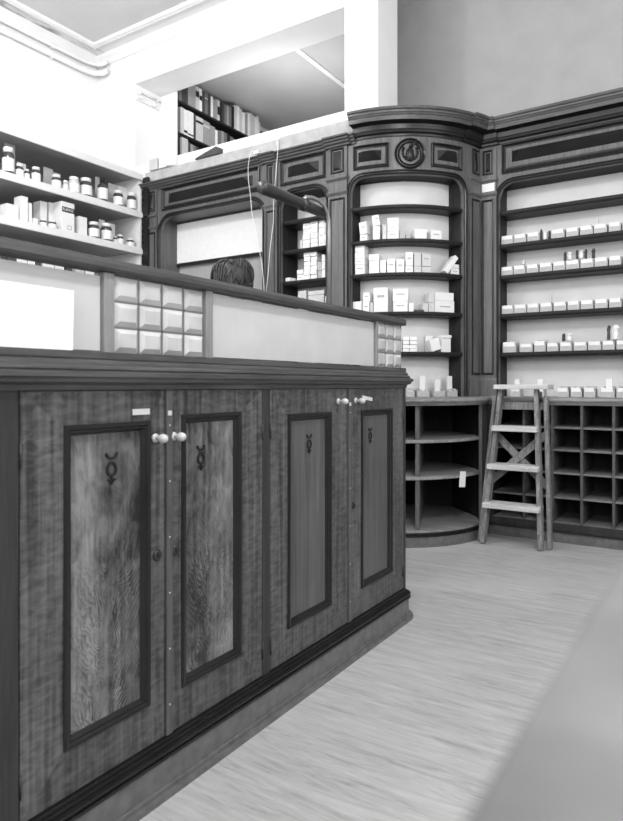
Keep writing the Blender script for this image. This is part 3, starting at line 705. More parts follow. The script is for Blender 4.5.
MB().plate(PR, RO0, RO1, .92, 2.485, -.213, -.201).build('back_panel', M['back'], ud)
for z in RZ: shelf(PR, RO0+.002, RO1-.002, z, -.199, -.02, ud, .034)
tag(MB().plate(PR, -1.545, -1.452, 2.430, 2.490, .0165, .0185).build('card_notice', M['card'], loc=PR.pt(-1.5, .0165, 2.43)), 'small blank white card pinned to the capital of the pilaster in the corner', 'card')

# --- worktop, curved cabinet, pigeonholes
LC, LRR = (-2.03, 4.20), .65
def lfront(off, xend=None, n=16):          # plan of the lower front: straight, quarter round, then the corner with the right-hand run
    R = LRR+off
    return [(-2.95, LC[1]-R)]+[(LC[0]+R*math.sin(PI/2*i/n), LC[1]-R*math.cos(PI/2*i/n)) for i in range(n+1)]
RV = 4.30
def wt_poly(o): return lfront(o)+[(LC[0]+LRR+o, RV-o*.9), (-.08, RV-o*.9), (-.08, 4.715), (-1.58, 4.715), (-1.78, 4.60), (-2.31, 4.075), (-2.95, 4.075)]
wt = MB()
def wt_layer(m, o, z0, z1):
    pa = lfront(o)+[(LC[0]+LRR+o, RV-o), (-1.37+.0, RV-o), (-1.37, 4.93), (-2.03, 4.93), (-2.95, 4.36)]
    m.prism(pa, z0, z1); m.box(-1.372, -.08, RV-o, 4.93, z0, z1)
wk = thing('worktop', 'long dark wooden worktop curving round the corner under the shelves', 'worktop', (-1.5, 4.3, .875))
m = MB()
for o_, z0, z1 in ((.0, .875, .886), (.014, .886, .898), (.034, .898, .904), (.040, .904, .9195)): wt_layer(m, o_, z0, z1)
m.build('board', M['shelf_worn'], wk); 
lb = thing('curved_base_cabinet', 'open curved base cabinet with two shelves and a grey skirting, below the round bay', 'cabinet', (-1.9, 3.9, 0))
def lcab(m, o, z0, z1): m.prism(lfront(o)+[(LC[0]+LRR+o, RV-.03), (-1.46, 4.34), (-1.74, 4.62), (-2.95, 4.355)], z0, z1)
m = MB(); 
for o_, z0, z1 in ((.012, 0, .012), (.004, .012, .062)): lcab(m, o_, z0, z1)
m.build('skirting', M['skirt'], lb)
m = MB()
for o_, z0, z1 in ((.008, .0622, .070), (.0, .070, .078), (.010, .078, .0895)): lcab(m, o_, z0, z1)
m.build('base_moulding', M['wood_deep'], lb)
m = MB(); lcab(m, .004, .0897, .098); m.build('floor_board', M['shelf_worn'], lb)
def inner_sh(o): return lfront(o)[:-2]+[(LC[0]+LRR+o, 4.12), (-1.40, 4.21), (-1.47, 4.34), (-1.735, 4.60), (-2.95, 4.35)]
for z in (.66, .43): MB().prism(inner_sh(-.03), z-.02, z).build('shelf', M['shelf_worn'], lb, bevel=.003)
bk = [(-2.95, 4.352), (-1.74, 4.605), (-1.47, 4.345), (-1.395, 4.22)]; bo = [(-2.95, 4.37), (-1.735, 4.63), (-1.45, 4.36), (-1.372, 4.22)]
for i in range(3): MB().prism([bk[i], bk[i+1], bo[i+1], bo[i]], .098, .875).build('back_panel', M['inner'], lb)
a = math.radians(40); f0 = (LC[0]+.612*math.sin(a), LC[1]-.612*math.cos(a)); e0 = (-1.93, 4.5); L = math.hypot(e0[0]-f0[0], e0[1]-f0[1]); q = ((e0[0]-f0[0])/L, (e0[1]-f0[1])/L); w = .0125
MB().prism([(f0[0]-q[1]*w, f0[1]+q[0]*w), (f0[0]+q[1]*w, f0[1]-q[0]*w), (e0[0]+q[1]*w, e0[1]-q[0]*w), (e0[0]-q[1]*w, e0[1]+q[0]*w)], .0985, .875).build('partition', M['wood_lower'], lb)
MB().box(LC[0]+LRR-.022, LC[0]+LRR, 4.20, 4.295, .0985, .875).build('end_post', M['wood_lower'], lb)
pg = thing('pigeonhole_cabinet', 'dark base cabinet divided into rows of empty pigeonholes, right of the ladder', 'cabinet', (-.75, RV, 0))
PG = Line(0, RV)
MB().box(-1.377, -.09, RV+.012, RV+.40, 0, .062).box(-1.377, -.09, RV+.004, RV+.012, 0, .01).build('skirting', M['skirt'], pg)
MB().box(-1.377, -.09, RV+.004, RV+.40, .062, .076).box(-1.377, -.09, RV-.006, RV+.40, .076, .090).box(-1.377, -.09, RV, RV+.40, .090, .124).build('base_board', M['wood_dk'], pg)
XS = [-1.345, -1.135, -.957, -.780, -.597, -.415, -.235]
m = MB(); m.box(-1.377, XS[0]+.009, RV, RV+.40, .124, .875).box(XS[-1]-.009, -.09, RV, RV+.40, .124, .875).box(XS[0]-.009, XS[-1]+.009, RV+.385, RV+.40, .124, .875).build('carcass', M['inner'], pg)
for x in XS[1:-1]: MB().box(x-.008, x+.008, RV+.002, RV+.385, .124, .875).build('divider', M['divider'], pg)
for z in (.292, .448, .594, .737):
    for x0, x1 in zip(XS, XS[1:]): MB().box(x0+.009, x1-.009, RV+.004, RV+.385, z-.012, z).build('shelf', M['pigeon'], pg)
for x0, x1 in zip(XS, XS[1:]): MB().box(x0+.009, x1-.009, RV+.004, RV+.385, .1242, .130).build('floor_board', M['pigeon'], pg)
tg = MB(); r = arc_s(461)[0]
tg.obox((-1.440, 3.986, .350), (.058, .0015, .10), math.radians(70), .10, 0)
tag(tg.build('paper_tag', M['card'], loc=(-1.440, 3.986, .350)), 'blank white paper tag hanging over the edge of the lower shelf of the curved cabinet', 'tag')

# ================================================================ LADDER (folded, leaning at the pigeonholes)
ld = thing('step_ladder', 'worn folded wooden stepladder with three treads and a flat top', 'ladder', (-1.15, 4.1, 0))
T = 1.0; 
def lad(sx, z, off=0.0):                   # front stile centre at height z
    hw = .178-(.178-.110)*z/T; return (-1.138+sx*hw, 4.025+(.175)*z/T+off, z)
for sx in (-1, 1): MB().bar(lad(sx, .003), lad(sx, .975), .026, .062, (1, 0, 0) if False else (0, 1, 0)).build('stile', M['ladder'], ld, bevel=.003)
def back(sx, z):
    hw = .216-(.216-.156)*z/T; return (-1.134+sx*hw, 4.075+.15*z/T, z)
for sx in (-1, 1): MB().bar(back(sx, .003), back(sx, .93), .024, .045, (0, 1, 0)).build('rear_leg', M['ladder'], ld, bevel=.003)
for z in (.250, .490, .730):
    a, b = lad(-1, z), lad(1, z); 
    MB().box(a[0]-.014, b[0]+.012, a[1]-.078, a[1]+.045, z-.020, z+.014).build('tread', M['tread'], ld, bevel=.005)
a, b = lad(-1, T), lad(1, T)
MB().box(a[0]-.030, b[0]+.088, a[1]-.085, a[1]+.075, .976, 1.006).build('top_step', M['tread'], ld, bevel=.004)
a, b = back(-1, .87), back(1, .87); MB().bar((a[0], a[1]+.012, .87), (b[0], b[1]+.012, .87), .012, .05, (0, 0, 1)).build('rear_rail', M['ladder'], ld)
for sg in (-1, 1):
    p, q_ = back(-sg, .70), back(sg, .36)
    MB().bar((p[0], p[1]+.018+.008*sg, p[2]), (q_[0], q_[1]+.018+.008*sg, q_[2]), .010, .046, (1, 0, 0)).build('cross_brace', M['ladder'], ld)
a = lad(1, .93); MB().box(a[0]+.013, a[0]+.017, a[1]-.01, a[1]+.06, .80, .96).build('hinge_plate', M['iron'], ld)

# ================================================================ WALL SHELVES WITH JARS (left)
SX = -4.44
ws = thing('wall_shelves', 'light grey open shelving of jars and boxes along the left wall', 'shelf unit', (-4.8, 2.6, 0))
SY0, SY1 = 1.5, 4.05
SHZ = (2.905, 2.565, 2.235, 1.90, 1.56, 1.22, .88, .5)
for z in SHZ: sh = MB().box(LW+.012, SX-.02, SY0+.021, SY1-.021, z-.03, z).build('shelf', M['shelfboard'], ws); MB().box(SX-.0199, SX, SY0+.021, SY1-.0005, z-.058, z).build('front_edge', M['shelfpaint'], sh, bevel=.003)
MB().box(LW+.001, SX-.021, SY1-.02, SY1, 0, 2.90).build('end_panel', M['shelfpaint'], ws)
MB().box(LW+.001, SX-.021, SY0, SY0+.02, 0, 2.90).build('end_panel', M['shelfpaint'], ws)
MB().box(LW+.001, LW+.011, SY0+.02, SY1-.02, 0, 2.90).build('back_board', M['shelfback'], ws)
m = MB().box(SX+.001, SX+.066, SY1-.004, SY1+.016, 0, 2.87)
for k in range(16): m.box(SX+.0005, SX+.016, SY1-.012, SY1-.002, 2.0+.055*k, 2.018+.055*k)
m.build('slotted_upright', M['black'], ws)

def jar(px0, px1, pt, z, label, kind='jar', lid='white', glass='jar', lab=True, x=SX-.075, grp='jars on the left-hand wall shelves'):
    pc = (px0+px1)/2; y, _ = on_x(pc, 200, x); Y = -ST*x+CT*y
    D = (px1-px0)*Y/F*.96; h = EYE+(HY-pt)*Y/F-z; h = max(h, D*.7)
    t = thing('medicine_jar' if kind == 'jar' else 'medicine_bottle', label, kind, (x, y, z), grp); r = D/2
    if kind == 'jar': prof = [(0, .0005), (r*.92, .0005), (r, r*.12), (r, h*.66), (r*.93, h*.76), (r*.78, h*.80), (r*.78, h*.84), (0, h*.84)]
    else: prof = [(0, .0005), (r*.92, .0005), (r, r*.15), (r, h*.60), (r*.85, h*.70), (r*.40, h*.76), (r*.36, h*.82), (0, h*.82)]
    MB().lathe(prof, (x, y, z), n=20).build('body', M[glass], t)
    rl = r*.86 if kind == 'jar' else r*.42
    zl = .82 if kind == 'jar' else .81
    MB().lathe([(0, h*zl), (rl, h*zl), (rl, h*.97), (rl*.93, h), (0, h)], (x, y, z), n=20).build('lid', M['card'] if lid == 'white' else M['ink'], t)
    if lab:
        m = MB(); n = 14; a0, a1 = -2.1, .95
        zz0, zz1 = z+h*.12, z+h*(.60 if kind == 'jar' else .56)
        m.loft([[(x+rr*math.cos(a0+(a1-a0)*i/n), y+rr*math.sin(a0+(a1-a0)*i/n), q) for rr, q in ((r+.0006, zz0), (r+.0006, zz1), (r+.0016, zz1), (r+.0016, zz0))] for i in range(n+1)])
        m.build('paper_label', M['card'], t)
    return t
Z1_, Z2_ = 2.565, 2.235
jl = [(2.5, 14, 148, 'large dark jar with white label and lid, leftmost on the top jar shelf', 'jar', 'white'),
      (15.4, 23.5, 164.5, 'small white-lidded labelled jar, second from left on the top jar shelf', 'jar', 'white'),
      (24, 29.5, 169.5, 'tiny dark jar, third from left on the top jar shelf', 'jar', 'white'),
      (31.5, 40.4, 167.5, 'white-lidded jar with wide white label, fourth from left on the top jar shelf', 'jar', 'white'),
      (51.5, 61, 175.5, 'white-lidded jar in front of grey cards on the top jar shelf', 'jar', 'white'),
      (62.5, 68.5, 181, 'tiny pale-labelled jar just left of the pale wide jar, top jar shelf', 'jar', 'white'),
      (68.5, 79.5, 177.5, 'pale wide jar with white lid, just left of the big dark jar', 'jar', 'white'),
      (79.8, 92, 178.7, 'big dark jar with white lid, left of the tall dark bottle', 'jar', 'white'),
      (97, 107.8, 178, 'tall dark bottle with black cap and white label on the top jar shelf', 'bottle', 'black'),
      (113, 123.5, 191, 'dark white-lidded jar just right of the tall dark bottle', 'jar', 'white'),
      (126.5, 136.5, 193.5, 'jar at the right end of the top jar shelf', 'jar', 'white')]
for a, b, t_, l, k, ld_ in jl: jar(a, b, t_, Z1_, l, k, ld_, 'jar' if 'pale wide' not in l else 'card2')
for a, b, t_, l in [(39.5, 46.8, 219.5, 'tiny white-lidded jar before the tall narrow boxes on the lower jar shelf'), (47.5, 56.5, 221, 'low jar with white label before the big labelled carton'),
                    (88, 99.5, 222.5, 'dark labelled jar right of the lined white carton on the lower jar shelf'), (100.5, 112.3, 224, 'wide dark jar with white label, second jar right of the lined white carton'),
                    (113.0, 117.2, 236.5, 'very small dark jar between the wide jar and the small labelled jar'), (116.6, 123.6, 235, 'small labelled jar, second from the right end of the lower jar shelf'),
                    (126.2, 134.2, 239, 'small dark jar at the right end of the lower jar shelf')]:
    jar(a, b, t_, Z2_, l)
def carton(name, x0, x1, y0, y1, z0, h, mat, label, cat='carton', grp=None, parts=None):
    o = MB().box(x0, x1, y0, y1, z0+.0004, z0+h).build(name, M[mat], loc=((x0+x1)/2, (y0+y1)/2, z0)); return tag(o, label, cat, grp)
def wbox(px0, px1, pt, z, label, x=SX-.05, dep=.09, frac=.3, mat='card', plane=None):
    y0, _ = on_x(px0+(px1-px0)*frac, 200, x); y1, _ = on_x(px1, 200, x); Y = -ST*x+CT*y1
    h = EYE+(HY-pt)*(-ST*x+CT*(y0+y1)/2)/F-z
    return (x-dep, x, y0, y1, z, h, mat, label)
G2 = 'cartons on the left-hand wall shelves'
for px0, px1, pt, z, mat, lab, x in [
    (3, 18.6, 204.5, Z2_, 'card', 'wide low white carton at the left end of the lower jar shelf', SX-.06),
    (18.8, 27.8, 196.5, Z2_, 'card', 'tall narrow carton, right of the wide low carton, lower jar shelf', SX-.05),
    (27.6, 32, 203, Z2_, 'card', 'slim shorter carton beside the tall narrow one, lower jar shelf', SX-.06),
    (32.2, 37.8, 218.5, Z2_, 'card', 'little white box lying low between slim cartons, lower jar shelf', SX-.05),
    (39, 47, 201.5, Z2_, 'card', 'tall slim white carton behind the tiny white-lidded jar', SX-.14),
    (47.5, 56, 203, Z2_, 'card', 'tall white carton behind the low labelled jar', SX-.16),
    (76.8, 87, 217, Z2_, 'card', 'upright white carton with faint printed lines, right of the big labelled carton', SX-.05)]:
    carton('carton', *wbox(px0, px1, pt, z, lab, x, mat=mat, frac=.15 if x < SX-.1 else .25), grp=G2)
# the big carton with the dark printed band
x0, x1, y0, y1, z0, h, _, lab = wbox(55, 74.3, 202.5, Z2_, 'big white carton with a dark name band near its top, lower jar shelf', SX-.045, .12, .34)
bg = thing('carton', lab, 'carton', ((x0+x1)/2, (y0+y1)/2, z0), G2)
MB().box(x0, x1, y0, y1, z0+.0004, z0+h).build('box', M['card'], bg)
MB().box(x1+.0003, x1+.0012, y0+.004, y1-.001, z0+h*.66, z0+h*.83).build('name_band', M['ink'], bg)
def text_mesh(name, body, size, at, rot, mat, parent, squash=1.0):
    cu = bpy.data.curves.new(name, 'FONT'); cu.body = body; cu.size = size; cu.align_x = 'CENTER'; cu.align_y = 'CENTER'; cu.extrude = .0004
    ob = bpy.data.objects.new(name+'_tmp', cu); COL.objects.link(ob); dg = bpy.context.evaluated_depsgraph_get(); dg.update()
    me = bpy.data.meshes.new_from_object(ob.evaluated_get(dg)); bpy.data.objects.remove(ob)
    o = bpy.data.objects.new(name, me); COL.objects.link(o); me.materials.clear(); me.materials.append(mat)
    me.transform(Matrix.Diagonal((squash, 1, 1, 1)))
    o.parent = parent; o.location = Vector(at)-ORG[parent.name]; o.rotation_euler = rot; return o
text_mesh('lettering', 'BLAENGE', .030, (x1+.0016, (y0+y1)/2, z0+h*.745), (PI/2, 0, PI/2), M['card'], bg, (y1-y0)/.15)
PX = Line(x1, 0, PI/2)
yc = y0+(y1-y0)*.62
MB().trim(PX, [(yc-.022, z0+h*.10), (yc+.022, z0+h*.10), (yc+.022, z0+h*.24), (yc-.022, z0+h*.24)], [(0, .0003), (0, .001), (.006, .001), (.006, .0003)], True).build('printed_box', M['printgrey'], bg)
# cards and leaflets standing behind the jars
for px0, px1, pt, z, lab, mat in [(4.5, 15, 144, Z1_, 'grey card standing behind the large jar at the left end of the top jar shelf', 'cardgrey'), (17, 26, 163, Z1_, 'small grey card behind the second jar of the top jar shelf', 'card2'),
    (43.5, 53, 168, Z1_, 'taller grey card behind the white-lidded jar, middle of the top jar shelf', 'cardgrey'), (52.5, 60.5, 173, Z1_, 'shorter grey card leaning beside the taller grey card', 'cardgrey'),
    (95.3, 99.5, 177, Z1_, 'narrow pale card behind the tall dark bottle', 'card2'), (108.5, 117, 184, Z1_, 'pale card just right of the tall dark bottle', 'card2'), (117.5, 127, 187, Z1_, 'light card behind the last two jars of the top jar shelf', 'card'),
    (99, 105, 220, Z2_, 'small white card behind the dark labelled jar, lower jar shelf', 'card'), (106, 115, 223.5, Z2_, 'white card standing behind the wide dark jar, lower jar shelf', 'card')]:
    x = SX-.20; y0, _ = on_x(px0, 200, x); y1, _ = on_x(px1, 200, x); h = EYE+(HY-pt)*(-ST*x+CT*(y0+y1)/2)/F-z
    carton('card', x-.003, x, y0, y1, z, h, mat, lab, 'card', 'cards behind the jars')
for k, (px0, px1, mt) in enumerate([(8, 16, 'carddark'), (17, 27, 'card'), (28, 35, 'card'), (36, 41, 'carddark'), (43, 54, 'card'), (55, 64, 'card'), (66, 72, 'carddark'), (76, 84, 'card2'), (86, 94, 'card')]):
    y0, _ = on_x(px0, 200, SX-.06); y1, _ = on_x(px1, 200, SX-.06)
    carton('carton', SX-.15, SX-.06, y0, y1, 1.90, .085, mt, ('dark' if mt == 'carddark' else 'white')+' low box, %s from left on the jar-wall shelf just above the handrail' % ORD[k+1], grp='boxes on the third wall shelf')

# ================================================================ CARTONS ON THE BAY, NARROW UNIT AND RIGHT UNIT
def place_name(i, n_st, lev, nlev, shelfname):
    if nlev == 1: return '%s from left on the %s' % (ORD[i], shelfname)
    pos = 'bottom' if lev == 0 else ('top' if lev == nlev-1 else ORD[lev+1])
    return '%s in stack %s from left on the %s' % (pos, ORD[i], shelfname)
def column(P, arc, px0, px1, tops, zs, i, shelfname, group, mat='card', d=-.035, dep=.085, tilt=0, kind='white carton', jit=.0):
    pc = (px0+px1)/2
    if arc:
        s, t = arc_s(pc, d); r = ray(pc, HY); Y = t
        a = s/P.R; ang = a
        sight = math.atan2(-r[0], r[1]); cosd = max(.75, math.cos(ang-sight))
        w = (px1-px0)*Y/F/cosd*.95
        cx, cy, _ = P.pt(s, d-dep/2, 0); rz = ang
    else:
        y = P.o[1]-d; x0, _ = on_y(px0, HY, y); x1, _ = on_y(px1, HY, y); w = (x1-x0)*.97; cx = (x0+x1)/2; cy = y+dep/2; rz = 0
        Y = -ST*cx+CT*y
    z = zs
    for lev, pt in enumerate(tops):
        zt = EYE+(HY-pt)*Y/F
        h = zt-z
        if h < .008: continue
        nm = kind
        lab = '%s, %s' % (nm, place_name(i, 0, lev, len(tops), shelfname))
        o = MB(); j = random.uniform(-1, 1)*jit
        ww = w*random.uniform(.93, 1.0); dd = dep-random.uniform(0, .012); tl = tilt if lev == len(tops)-1 else 0
        fx, fy = math.sin(rz), -math.cos(rz); qx, qy = cx-fx*(dep-dd)/2, cy-fy*(dep-dd)/2; lift = abs(math.sin(tl))*ww/2
        o.obox((qx, qy, z+.0008+lift), (ww, dd, h-.002-lift), rz+j, tl)
        if ww > .045 and h > .04 and random.random() < .6:
            o.obox((qx+fx*(dd/2+.0004), qy+fy*(dd/2+.0004), z+h*random.uniform(.45, .6)+lift), (ww*.55, .0006, h*.10), rz+j, tl, mi=1)
        ob = o.build('carton', [M[mat], M['printgrey']], loc=(cx, cy, z), bevel=.0018); tag(ob, lab, 'carton', group)
        z = zt
B = lambda x: 345+x/4.792
BT = lambda y: 205+y/4.792
gB = 'cartons on the curved bay'
def row(P, arc, shelfname, zs, group, cols, conv, convy, **kw):
    for i, c in enumerate(cols, 1):
        kk = dict(kw); kk.update(c[3] if len(c) > 3 else {})
        column(P, arc, conv(c[0]), conv(c[1]), [convy(q) for q in c[2]], zs, i, shelfname, group, **kk)
G = {'mat': 'cardgrey', 'kind': 'grey carton'}; W2 = {'mat': 'card2', 'kind': 'off-white carton'}
row(PA, True, "curved bay's second shelf", 2.045, gB, [(68, 106, [140, 80], {'tilt': -.10}), (131, 167, [132, 99, 45], {'tilt': -.14}), (178, 200, [92], W2), (201, 259, [125, 95, 60]), (260, 291, [122], G), (293, 318, [138], G), (333, 394, [115]), (413, 468, [119])], B, BT)
row(PA, True, "curved bay's third shelf", 1.805, gB, [(44, 92, [285, 258, 225, 193]), (112, 165, [265, 235]), (167, 197, [263]), (201, 242, [258]), (245, 286, [258]), (290, 328, [290, 224]), (332, 368, [293, 228], W2), (370, 414, [293, 232], W2), (508, 550, [303, 283])], B, BT)
row(PA, True, "curved bay's fourth shelf", 1.526, gB, [(30, 80, [462]), (83, 117, [462, 418]), (119, 133, [465], W2), (135, 206, [395]), (228, 304, [460, 400]), (306, 331, [468]), (374, 400, [470], W2), (403, 431, [466, 420], W2), (433, 528, [459, 418])], B, BT)
C7 = lambda x: 395+x/7.79
CY = lambda y: 320+y/7.79
row(PA, True, "curved bay's lowest shelf", 1.240, gB, [(0, 56, [225, 190, 160, 132]), (60, 113, [222, 190, 160, 130]), (114, 172, [222, 190, 160, 130]), (246, 298, [122], {'d': -.10, 'dep': .03}), (366, 446, [140, 115])], C7, CY)
# two leaning boxes and a dark packet
def lean(px, z, w, h, ang, label, mat='card', t=.05, d=-.06):
    s, Y = arc_s(px, d); cx, cy, _ = PA.pt(s, d, 0)
    o = MB().obox((cx, cy, z+.001+abs(math.sin(ang))*w/2), (w, t, h), s/PA.R, ang); tag(o.build('carton', M[mat], loc=(cx, cy, z)), label, 'carton', gB)
def lean2(px, z, w, h, ang, label):
    s, Y = arc_s(px, -.06); cx, cy, _ = PA.pt(s, -.06, 0)
    o = MB().obox((cx, cy, z+.0015+abs(math.sin(ang))*w/2), (w, .06, h), s/PA.R, ang); tag(o.build('carton', M['card'], loc=(cx, cy, z), bevel=.002), label, 'carton', gB)
lean2(B(474), 1.805, .035, .150, .66, 'slanted white carton leaning to the right on the curved bay\'s third shelf')
lean2(C7(312), 1.240, .075, .085, -.30, 'tilted white carton in the middle of the curved bay\'s lowest shelf')
s, Y = arc_s(B(350), -.06); x, y, _ = PA.pt(s, -.06, 0)
tag(MB().obox((x, y, 1.527), (.075, .05, .014), s/PA.R, .0).build('packet', M['carddark'], loc=(x, y, 1.526)), 'flat dark packet lying on the curved bay\'s fourth shelf', 'packet')
# glass-fronted trays on the worktop under the bay
def tray(cx, cy, z, w, dep, h, rz, label, group, fill=True, name='card_tray', tall=0, lab=True, dark=False):
    t = thing(name, label, 'tray', (cx, cy, z), group); t.rotation_euler = (0, 0, rz)
    k = .0022; m = MB(); B0 = Vector((cx, cy, z))
    def bx_(x0, x1, y0, y1, z0, z1): m.box(cx+x0, cx+x1, cy+y0, cy+y1, z+z0, z+z1)
    bx_(-w/2, w/2, -dep/2, dep/2, .0005, .003); bx_(-w/2, w/2, -dep/2, -dep/2+k, .003, h*.62); bx_(-w/2, w/2, dep/2-k, dep/2, .003, h)
    bx_(-w/2, -w/2+k, -dep/2+k, dep/2-k, .003, h*.8); bx_(w/2-k, w/2, -dep/2+k, dep/2-k, .003, h*.8)
    m.build('tray_box', M['tray'], t)
    if lab: MB().box(cx-w*.46, cx+w*.40, cy-dep/2-.0016, cy-dep/2-.0002, z+h*.50, z+h*.86).build('label_card', M['card'], t)
    rnd = random.Random(int(cx*1000)+int(z*77))
    n = 4
    for q in range(n):
        px_ = cx-w/2+.008+(w-.016)*(q+.5)/n; hh = h*rnd.uniform(.55, .95)
        MB().box(px_-.0065, px_+.0065, cy-dep/2+.006, cy+dep/2-.006, z+.0032, z+hh).build('packet', M[rnd.choice(['card', 'card2', 'card', 'cardgrey'])], t)
    if tall: MB().box(cx-.014, cx+w*.28, cy-.004, cy+.012, z+h*.62, z+tall).build('upright_carton', M['card'], t) 
    return t
for k, (a, b, tl) in enumerate([(66, 140, 0), (180, 262, .148), (307, 385, .125), (416, 480, .150)], 1):
    s, Y = arc_s(C7((a+b)/2), -.04); cx, cy, _ = PA.pt(s, -.04-.04, 0)
    tray(cx, cy, .9195, .092, .08, .062, s/PA.R, 'small open tray of white packets, %s from left on the worktop under the curved bay' % ORD[k], 'trays on the worktop under the bay', tall=tl, lab=False)
# narrow unit
gN = 'cartons in the narrow arched unit'
NX = lambda x: 275+x/8.65
NY = lambda y: 215+y/8.65
row(PL, False, "narrow unit's upper shelf", 2.05, gN, [(212, 234, [215], W2), (236, 300, [250, 212, 170, 120, 70]), (301, 366, [240, 200, 150, 105, 48]), (372, 425, [215, 150, 105, 42]), (427, 464, [225, 160, 110, 58])], NX, NY, d=-.05, jit=.05)
row(PL, False, "narrow unit's middle shelf", 1.81, gN, [(70, 126, [540]), (130, 172, [546], W2), (186, 243, [512, 472]), (245, 300, [520, 480, 440, 400, 360, 322]), (301, 358, [512, 472, 435, 395, 355, 318]), (362, 400, [480, 405], G), (402, 432, [470, 400, 340]), (440, 464, [440, 350])], NX, NY, d=-.05, jit=.04)
row(PL, False, "narrow unit's lower shelf", 1.57, gN, [(195, 270, [655], W2), (278, 425, [690, 652], W2), (430, 464, [700])], NX, NY, d=-.05)
# right unit : trays of packets, one run per shelf
RXc = lambda x: 495+x/4.867
rows = {2.038: ('second', [(30, 89), (92, 151), (156, 216), (275, 338), (345, 406), (413, 476), (480, 545), (553, 612), (620, 680)]),
        1.810: ('third', [(30, 88), (90, 148), (152, 211), (216, 277), (282, 342), (345, 410), (415, 480), (484, 548), (555, 615), (622, 682)]),
        1.526: ('fourth', [(32, 90), (92, 152), (155, 214), (219, 278), (284, 346), (352, 411), (416, 478), (485, 548), (555, 616), (622, 682)]),
        1.242: ('lowest', [(36, 103), (120, 182), (190, 246), (252, 308), (315, 374), (382, 447), (452, 517), (522, 582), (590, 650)])}
proto = None
for z, (nm, rr) in rows.items():
    for k, (a, b) in enumerate(rr, 1):
        x0, _ = on_y(RXc(a), HY, 4.755); x1, _ = on_y(RXc(b), HY, 4.755)
        h = .072 if z > 1.3 else (.088 if k in (1, 3) else .07)
        tray((x0+x1)/2, 4.80, z, (x1-x0)*.98, .085, h, 0, 'small white card tray of packets, %s from left on the right-hand unit\'s %s shelf' % (ORD[k], nm), 'card trays in the right-hand arched unit')
for k, (a, b) in enumerate([(62, 110), (170, 228), (290, 350), (358, 414), (422, 480), (502, 575), (585, 650)], 1):
    x0, _ = on_y(RXc(a), HY, 4.66); x1, _ = on_y(RXc(b), HY, 4.66)
    tray((x0+x1)/2, 4.77, .9195, (x1-x0)*.97, .085, .075, 0, 'small white tray of packets, %s from left on the worktop under the right-hand unit' % ORD[k], 'trays on the worktop under the right-hand unit', tall=.125 if k in (1, 2, 6) else 0)
# odd things among the trays
def blob_pack(px, z, w, h, label, parts):   # a few crumpled dark wrappers
    x, _ = on_y(px, HY, 4.80); t = thing('wrapped_packet', label, 'packet', (x, 4.80, z), 'loose packets among the card trays'); rnd = random.Random(px)
    for q in range(parts):
        c = (x-w/2+w*(q+.5)/parts, 4.80, z+.0005); m = MB(); hh = h*rnd.uniform(.7, 1)
        m.loft([[(c[0]+w/parts*.62*sc_*(.55 if q % 2 == 0 else 1.1)*math.cos(2*PI*i/7)*rnd.uniform(.7, 1.1), c[1]+.026*sc_*math.sin(2*PI*i/7), c[2]+hh*t_+(.006*math.cos(i*2.4) if t_ > .5 else 0)) for i in range(7)] for t_, sc_ in ((0, .8), (.3, 1), (.55, .8), (.8, 1.05), (1, .5))])
        m.build('wrapper', M['carddark' if q % 2 == 0 else 'card'], t)
blob_pack(545.5, 2.0385, .085, .085, 'dark crumpled packet in a gap between trays on the right-hand unit\'s second shelf', 3)
blob_pack(567.5, 1.8825, .06, .075, 'dark-topped packet on the trays, left one on the right-hand unit\'s third shelf', 2)
blob_pack(581.5, 1.8825, .085, .08, 'dark-topped packet on the trays, middle one on the right-hand unit\'s third shelf', 3)
blob_pack(593.5, 1.8825, .04, .065, 'dark-topped packet on the trays, rightmost on the right-hand unit\'s third shelf', 1)
blob_pack(566.5, 1.3125, .075, .055, 'small crumpled packet standing on a tray of the right-hand unit\'s lowest shelf', 2)
blob_pack(612, 1.3125, .08, .10, 'tall dark packet on a tray near the right edge of the lowest shelf', 2)
for px, z, h, l in ((597, 2.1105, .03, 'tiny pale packet standing on a tray of the right-hand unit\'s second shelf'), (550.5, 1.5985, .06, 'slim grey packet standing on a tray of the right-hand unit\'s fourth shelf'), (524, 1.8825, .035, 'small box standing on the second tray of the right-hand unit\'s third shelf')):
    x, _ = on_y(px, HY, 4.8); tag(MB().box(x-.009, x+.009, 4.79, 4.81, z+.0005, z+h).build('packet', M['card2'], loc=(x, 4.8, z)), l, 'packet', 'loose packets among the card trays')

# ================================================================ ON TOP OF THE LEFT UNITS, CORDS
TZ = 2.928
def topbox(px0, px1, h, label, mat, y=4.10, cat='box'):
    x0, _ = on_y(px0, HY, y); x1, _ = on_y(px1, HY, y)
    tag(MB().box(x0, x1, y-.028, y+.022, TZ+.0005, TZ+h).build('small_box', M[mat], loc=((x0+x1)/2, y, TZ), bevel=.004), label, cat, 'small things on top of the wide arched unit')
topbox(151.5, 159.5, .10, 'small pale box on top of the wide arched unit, nearest its left end', 'card2', 4.096)
topbox(161, 168, .088, 'white box with dark print, second from the left on top of the wide arched unit', 'card', 4.096)
x, _ = on_y(172, HY, 4.10); tag(MB().lathe([(0, .0005), (.046, .0005), (.050, .01), (.052, .085), (.048, .088), (.046, .02), (0, .018)], (x, 4.10, TZ), n=20).build('cup', M['card'], loc=(x, 4.10, TZ)), 'white cup standing on top of the wide arched unit beside the small boxes', 'cup')
x0, _ = on_y(197, HY, 4.10); x1, _ = on_y(221, HY, 4.10)
m = MB(); m.loft([[(x0, y, TZ+.001), (x1, y, TZ+.001), (x1, y, TZ+.05), (x1-.03, y, TZ+.065), (x0+.02, y, TZ+.012)] for y in (4.07, 4.125)])
